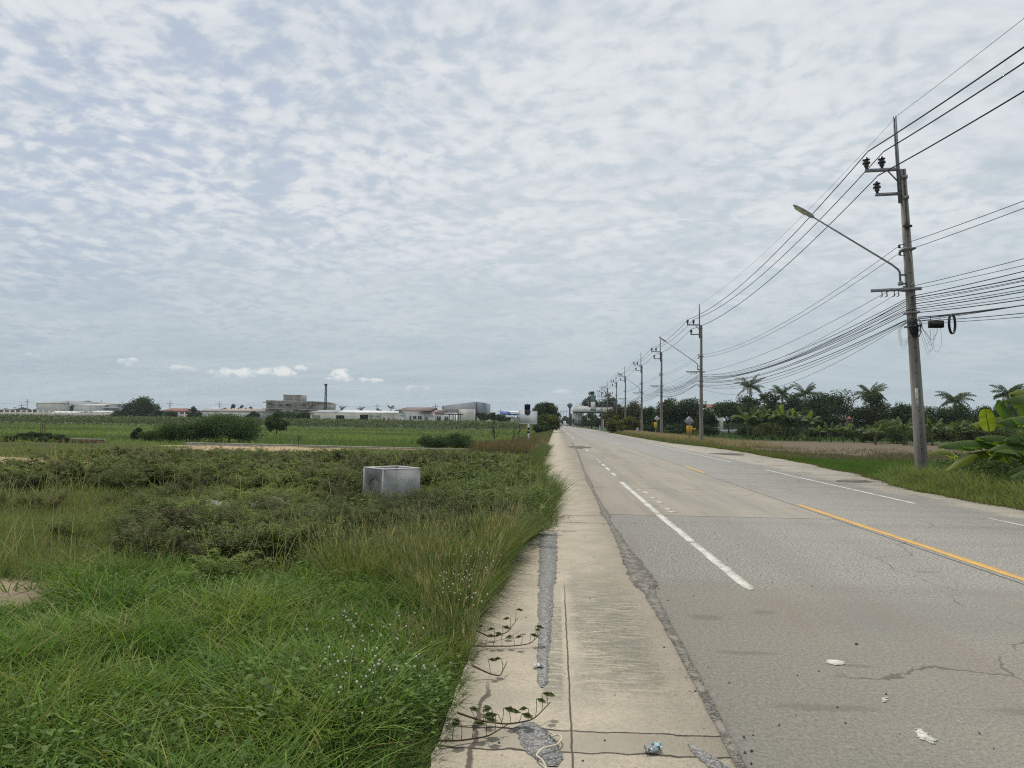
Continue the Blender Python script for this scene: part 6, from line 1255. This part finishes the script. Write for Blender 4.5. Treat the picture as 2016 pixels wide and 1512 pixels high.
# right verge
mb = MB(); n = 30000; y = 10.5+13.2*rng.random(n)**.9; u_ = rng.random(n)**1.2; x = right_edge(y)-.05+u_*7.0
k = (y < 22.6+.9*vn(x, y, 1.0, 160)) & (x < 10.5+.62*y) ; x, y, u_ = x[k], y[k], u_[k]; n = len(x); g_ = fbm(x, y, .5, 161)[:, None]
tq = fbm(x, y, 2.4, 162)[:, None]; c = pal(rng, n, [(.14, .175, .055), (.19, .20, .08), (.10, .145, .045)])*(.55+.9*tq); dk = ss(x-right_edge(y), 3.0, 4.6)[:, None]; c = c*(1-dk)+pal(rng, n, GM)*dk
blade_mb(mb, np.stack([x, y, zground(x, y)], 1), rng.uniform(.18, .62, n)*(.45+.65*ss(x-right_edge(y), 0, 1.1))*(.55+.9*tq[:, 0]), .008+y*.0006, rng.normal(math.pi, 1.5, n), rng.uniform(.1, .6, n), rng.uniform(.1, .6, n), c, c*1.25, 3)
n = 2600; y = 10.5+26*rng.random(n); x = right_edge(y)-.1+rng.random(n)*.5; c = pal(rng, n, [(.16, .12, .07), (.12, .12, .05)]); blade_mb(mb, np.stack([x, y, zground(x, y)], 1), rng.uniform(.08, .2, n), .015, rng.normal(math.pi, 1.2, n), rng.uniform(.3, .8, n), rng.uniform(.1, .6, n), c, c, 2)
tag(mb.build('roadside_grass', M_grass), 'yellowish green tufted grass around the foot of nearest power pole', 'grass', kind='stuff')
mb = MB(); n = 30000; y = rng.uniform(22.5, 42, n); x = rng.uniform(9.5, 22, n); k = (x > right_edge(y)+.15)*(y < 42-.1*x); x, y = x[k], y[k]; n = len(x); c = pal(rng, n, [(.085, .155, .03), (.10, .17, .035), (.07, .13, .028)], .2)
blade_mb(mb, np.stack([x, y, zground(x, y)-.02], 1), rng.uniform(.16, .26, n), .022, rng.uniform(0, 6.28, n), rng.uniform(.02, .25, n), rng.uniform(.0, .3, n), c, c*1.1, 2)
tag(mb.build('rice_seedlings', M_grass), 'even bright green young rice patch right of the pavement', 'rice', kind='stuff')
mb = MB(); n = 60000; y = rng.uniform(36, 62, n); x = rng.uniform(10.5, 40, n); cl = ss(fbm(x, y*2.0, .35, 171)+.25*(1-ss(y, 44, 54)), .44, .62)*(.2+.8*(1-ss(y, 50, 56))); k = (x > right_edge(y)+.9)*(rng.random(n) < cl)*(y > 41.5-.1*x); x, y = x[k], y[k]; n = len(x)
c = pal(rng, n, [(.095, .105, .05), (.13, .10, .065), (.075, .09, .04), (.15, .115, .08)], .2); blade_mb(mb, np.stack([x, y, zground(x, y)], 1), rng.uniform(.05, .34, n), .035, rng.uniform(0, 6.28, n), rng.uniform(.1, .7, n), rng.uniform(.1, .5, n), c, c*1.1, 2)
tag(mb.build('plot_weeds', M_grass), 'low grey-green and reddish weeds at the near side of the brown plot', 'weeds', kind='stuff')
mb = MB(); n = 30000; y = 36*(135/36)**rng.random(n); x = right_edge(y)-.1+rng.random(n)**1.2*(1.6+2.4*ss(y, 50, 70)); tan = ss(y, 56, 66)*ss(x-right_edge(y), .2, 1.2)
c = pal(rng, n, [(.11, .13, .04), (.15, .15, .055), (.085, .11, .035)])*(1-tan[:, None])+pal(rng, n, [(.29, .23, .14), (.22, .165, .10), (.33, .27, .17)])*tan[:, None]
blade_mb(mb, np.stack([x, y, zground(x, y)], 1), rng.uniform(.12, .38, n)*(1+1.6*tan), .018+y*.0007, rng.uniform(0, 6.28, n), rng.uniform(.1, .5, n), rng.uniform(.1, .5, n), c, c*1.15, 2)
n = 9000; y = rng.uniform(60, 112, n); x = right_edge(y)+1.5+rng.random(n)*7*(1-(y-60)/90); c = pal(rng, n, [(.29, .23, .14), (.22, .165, .10), (.33, .27, .17)]); blade_mb(mb, np.stack([x, y, zground(x, y)], 1), rng.uniform(.3, .85, n), .06, rng.uniform(0, 6.28, n), rng.uniform(.1, .5, n), rng.uniform(.1, .4, n), c, c*1.15, 2)
tag(mb.build('dry_grass', M_grass), 'tan dry grass strip at the feet of the second and third power poles', 'grass', kind='stuff')
# creeper mound under the near banana
mb = MB(); n = 26000; x = rng.uniform(10.6, 18.5, n); y = rng.uniform(15.2, 25.5, n); hh = 1.25*ss(x, 11.9, 13.8)*ss(y, 15.5, 18.5)*(.45+.9*fbm(x, y, .8, 181)); k = (hh > .08)*(x > right_edge(y)+1.5); x, y, hh = x[k], y[k], hh[k]; n = len(x)
z = zground(x, y)+hh*rng.random(n)**.5; a = rng.uniform(0, 6.28, n); c = pal(rng, n, [(.055, .09, .03), (.075, .12, .035), (.04, .065, .025), (.10, .15, .04)], .2); c = np.where((rng.random(n) < .06)[:, None], pal(rng, n, [(.2, .24, .05)]), c)
leaf_mb(mb, np.stack([x, y, z], 1), np.stack([np.cos(a), np.sin(a), rng.normal(-.2, .4, n)], 1), rng.normal(size=(n, 3))*.55+(-.2, -.4, .7), rng.uniform(.07, .17, n), rng.uniform(.05, .11, n), c)
n = 900; k = rng.integers(0, len(x), n); leaf_mb(mb, np.stack([x[k], y[k], z[k]], 1), rng.normal(size=(n, 3)), rng.normal(size=(n, 3)), rng.uniform(.3, .6, n), .012, pal(rng, n, [(.10, .12, .04), (.16, .15, .08)]))
tag(mb.build('creeper', M_leaf), 'tangled dark green creeper mound under the large banana leaves', 'creeper', kind='stuff')
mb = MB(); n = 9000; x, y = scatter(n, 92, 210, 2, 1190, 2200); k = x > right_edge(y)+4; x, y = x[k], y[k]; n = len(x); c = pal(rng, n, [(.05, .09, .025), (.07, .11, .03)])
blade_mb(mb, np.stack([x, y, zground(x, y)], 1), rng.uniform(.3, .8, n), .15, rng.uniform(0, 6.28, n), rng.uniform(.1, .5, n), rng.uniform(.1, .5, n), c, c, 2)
tag(mb.build('orchard_grass', M_grass), 'shaded green grass growing under the right row of trees', 'grass', kind='stuff')
print('faces', sum(len(o.data.polygons) for o in bpy.data.objects if o.type == 'MESH'))

# ------------------------------------------------------------------ haze
hz = MB().box((-2600, -70, -2), (2600, 4100, 32)).build('haze', bpy.data.materials.new('haze_air')); hm = hz.data.materials[0]; hm.use_nodes = True; N = NT(hm.node_tree)
pv = N.n('ShaderNodeVolumePrincipled'); pv.inputs['Color'].default_value = (.86, .93, 1.0, 1); pv.inputs['Density'].default_value = .00017
o = N.n('ShaderNodeOutputMaterial'); N.t.links.new(pv.outputs[0], o.inputs['Volume']); tag(hz, 'thin pale air over the whole scene', 'haze', kind='stuff')
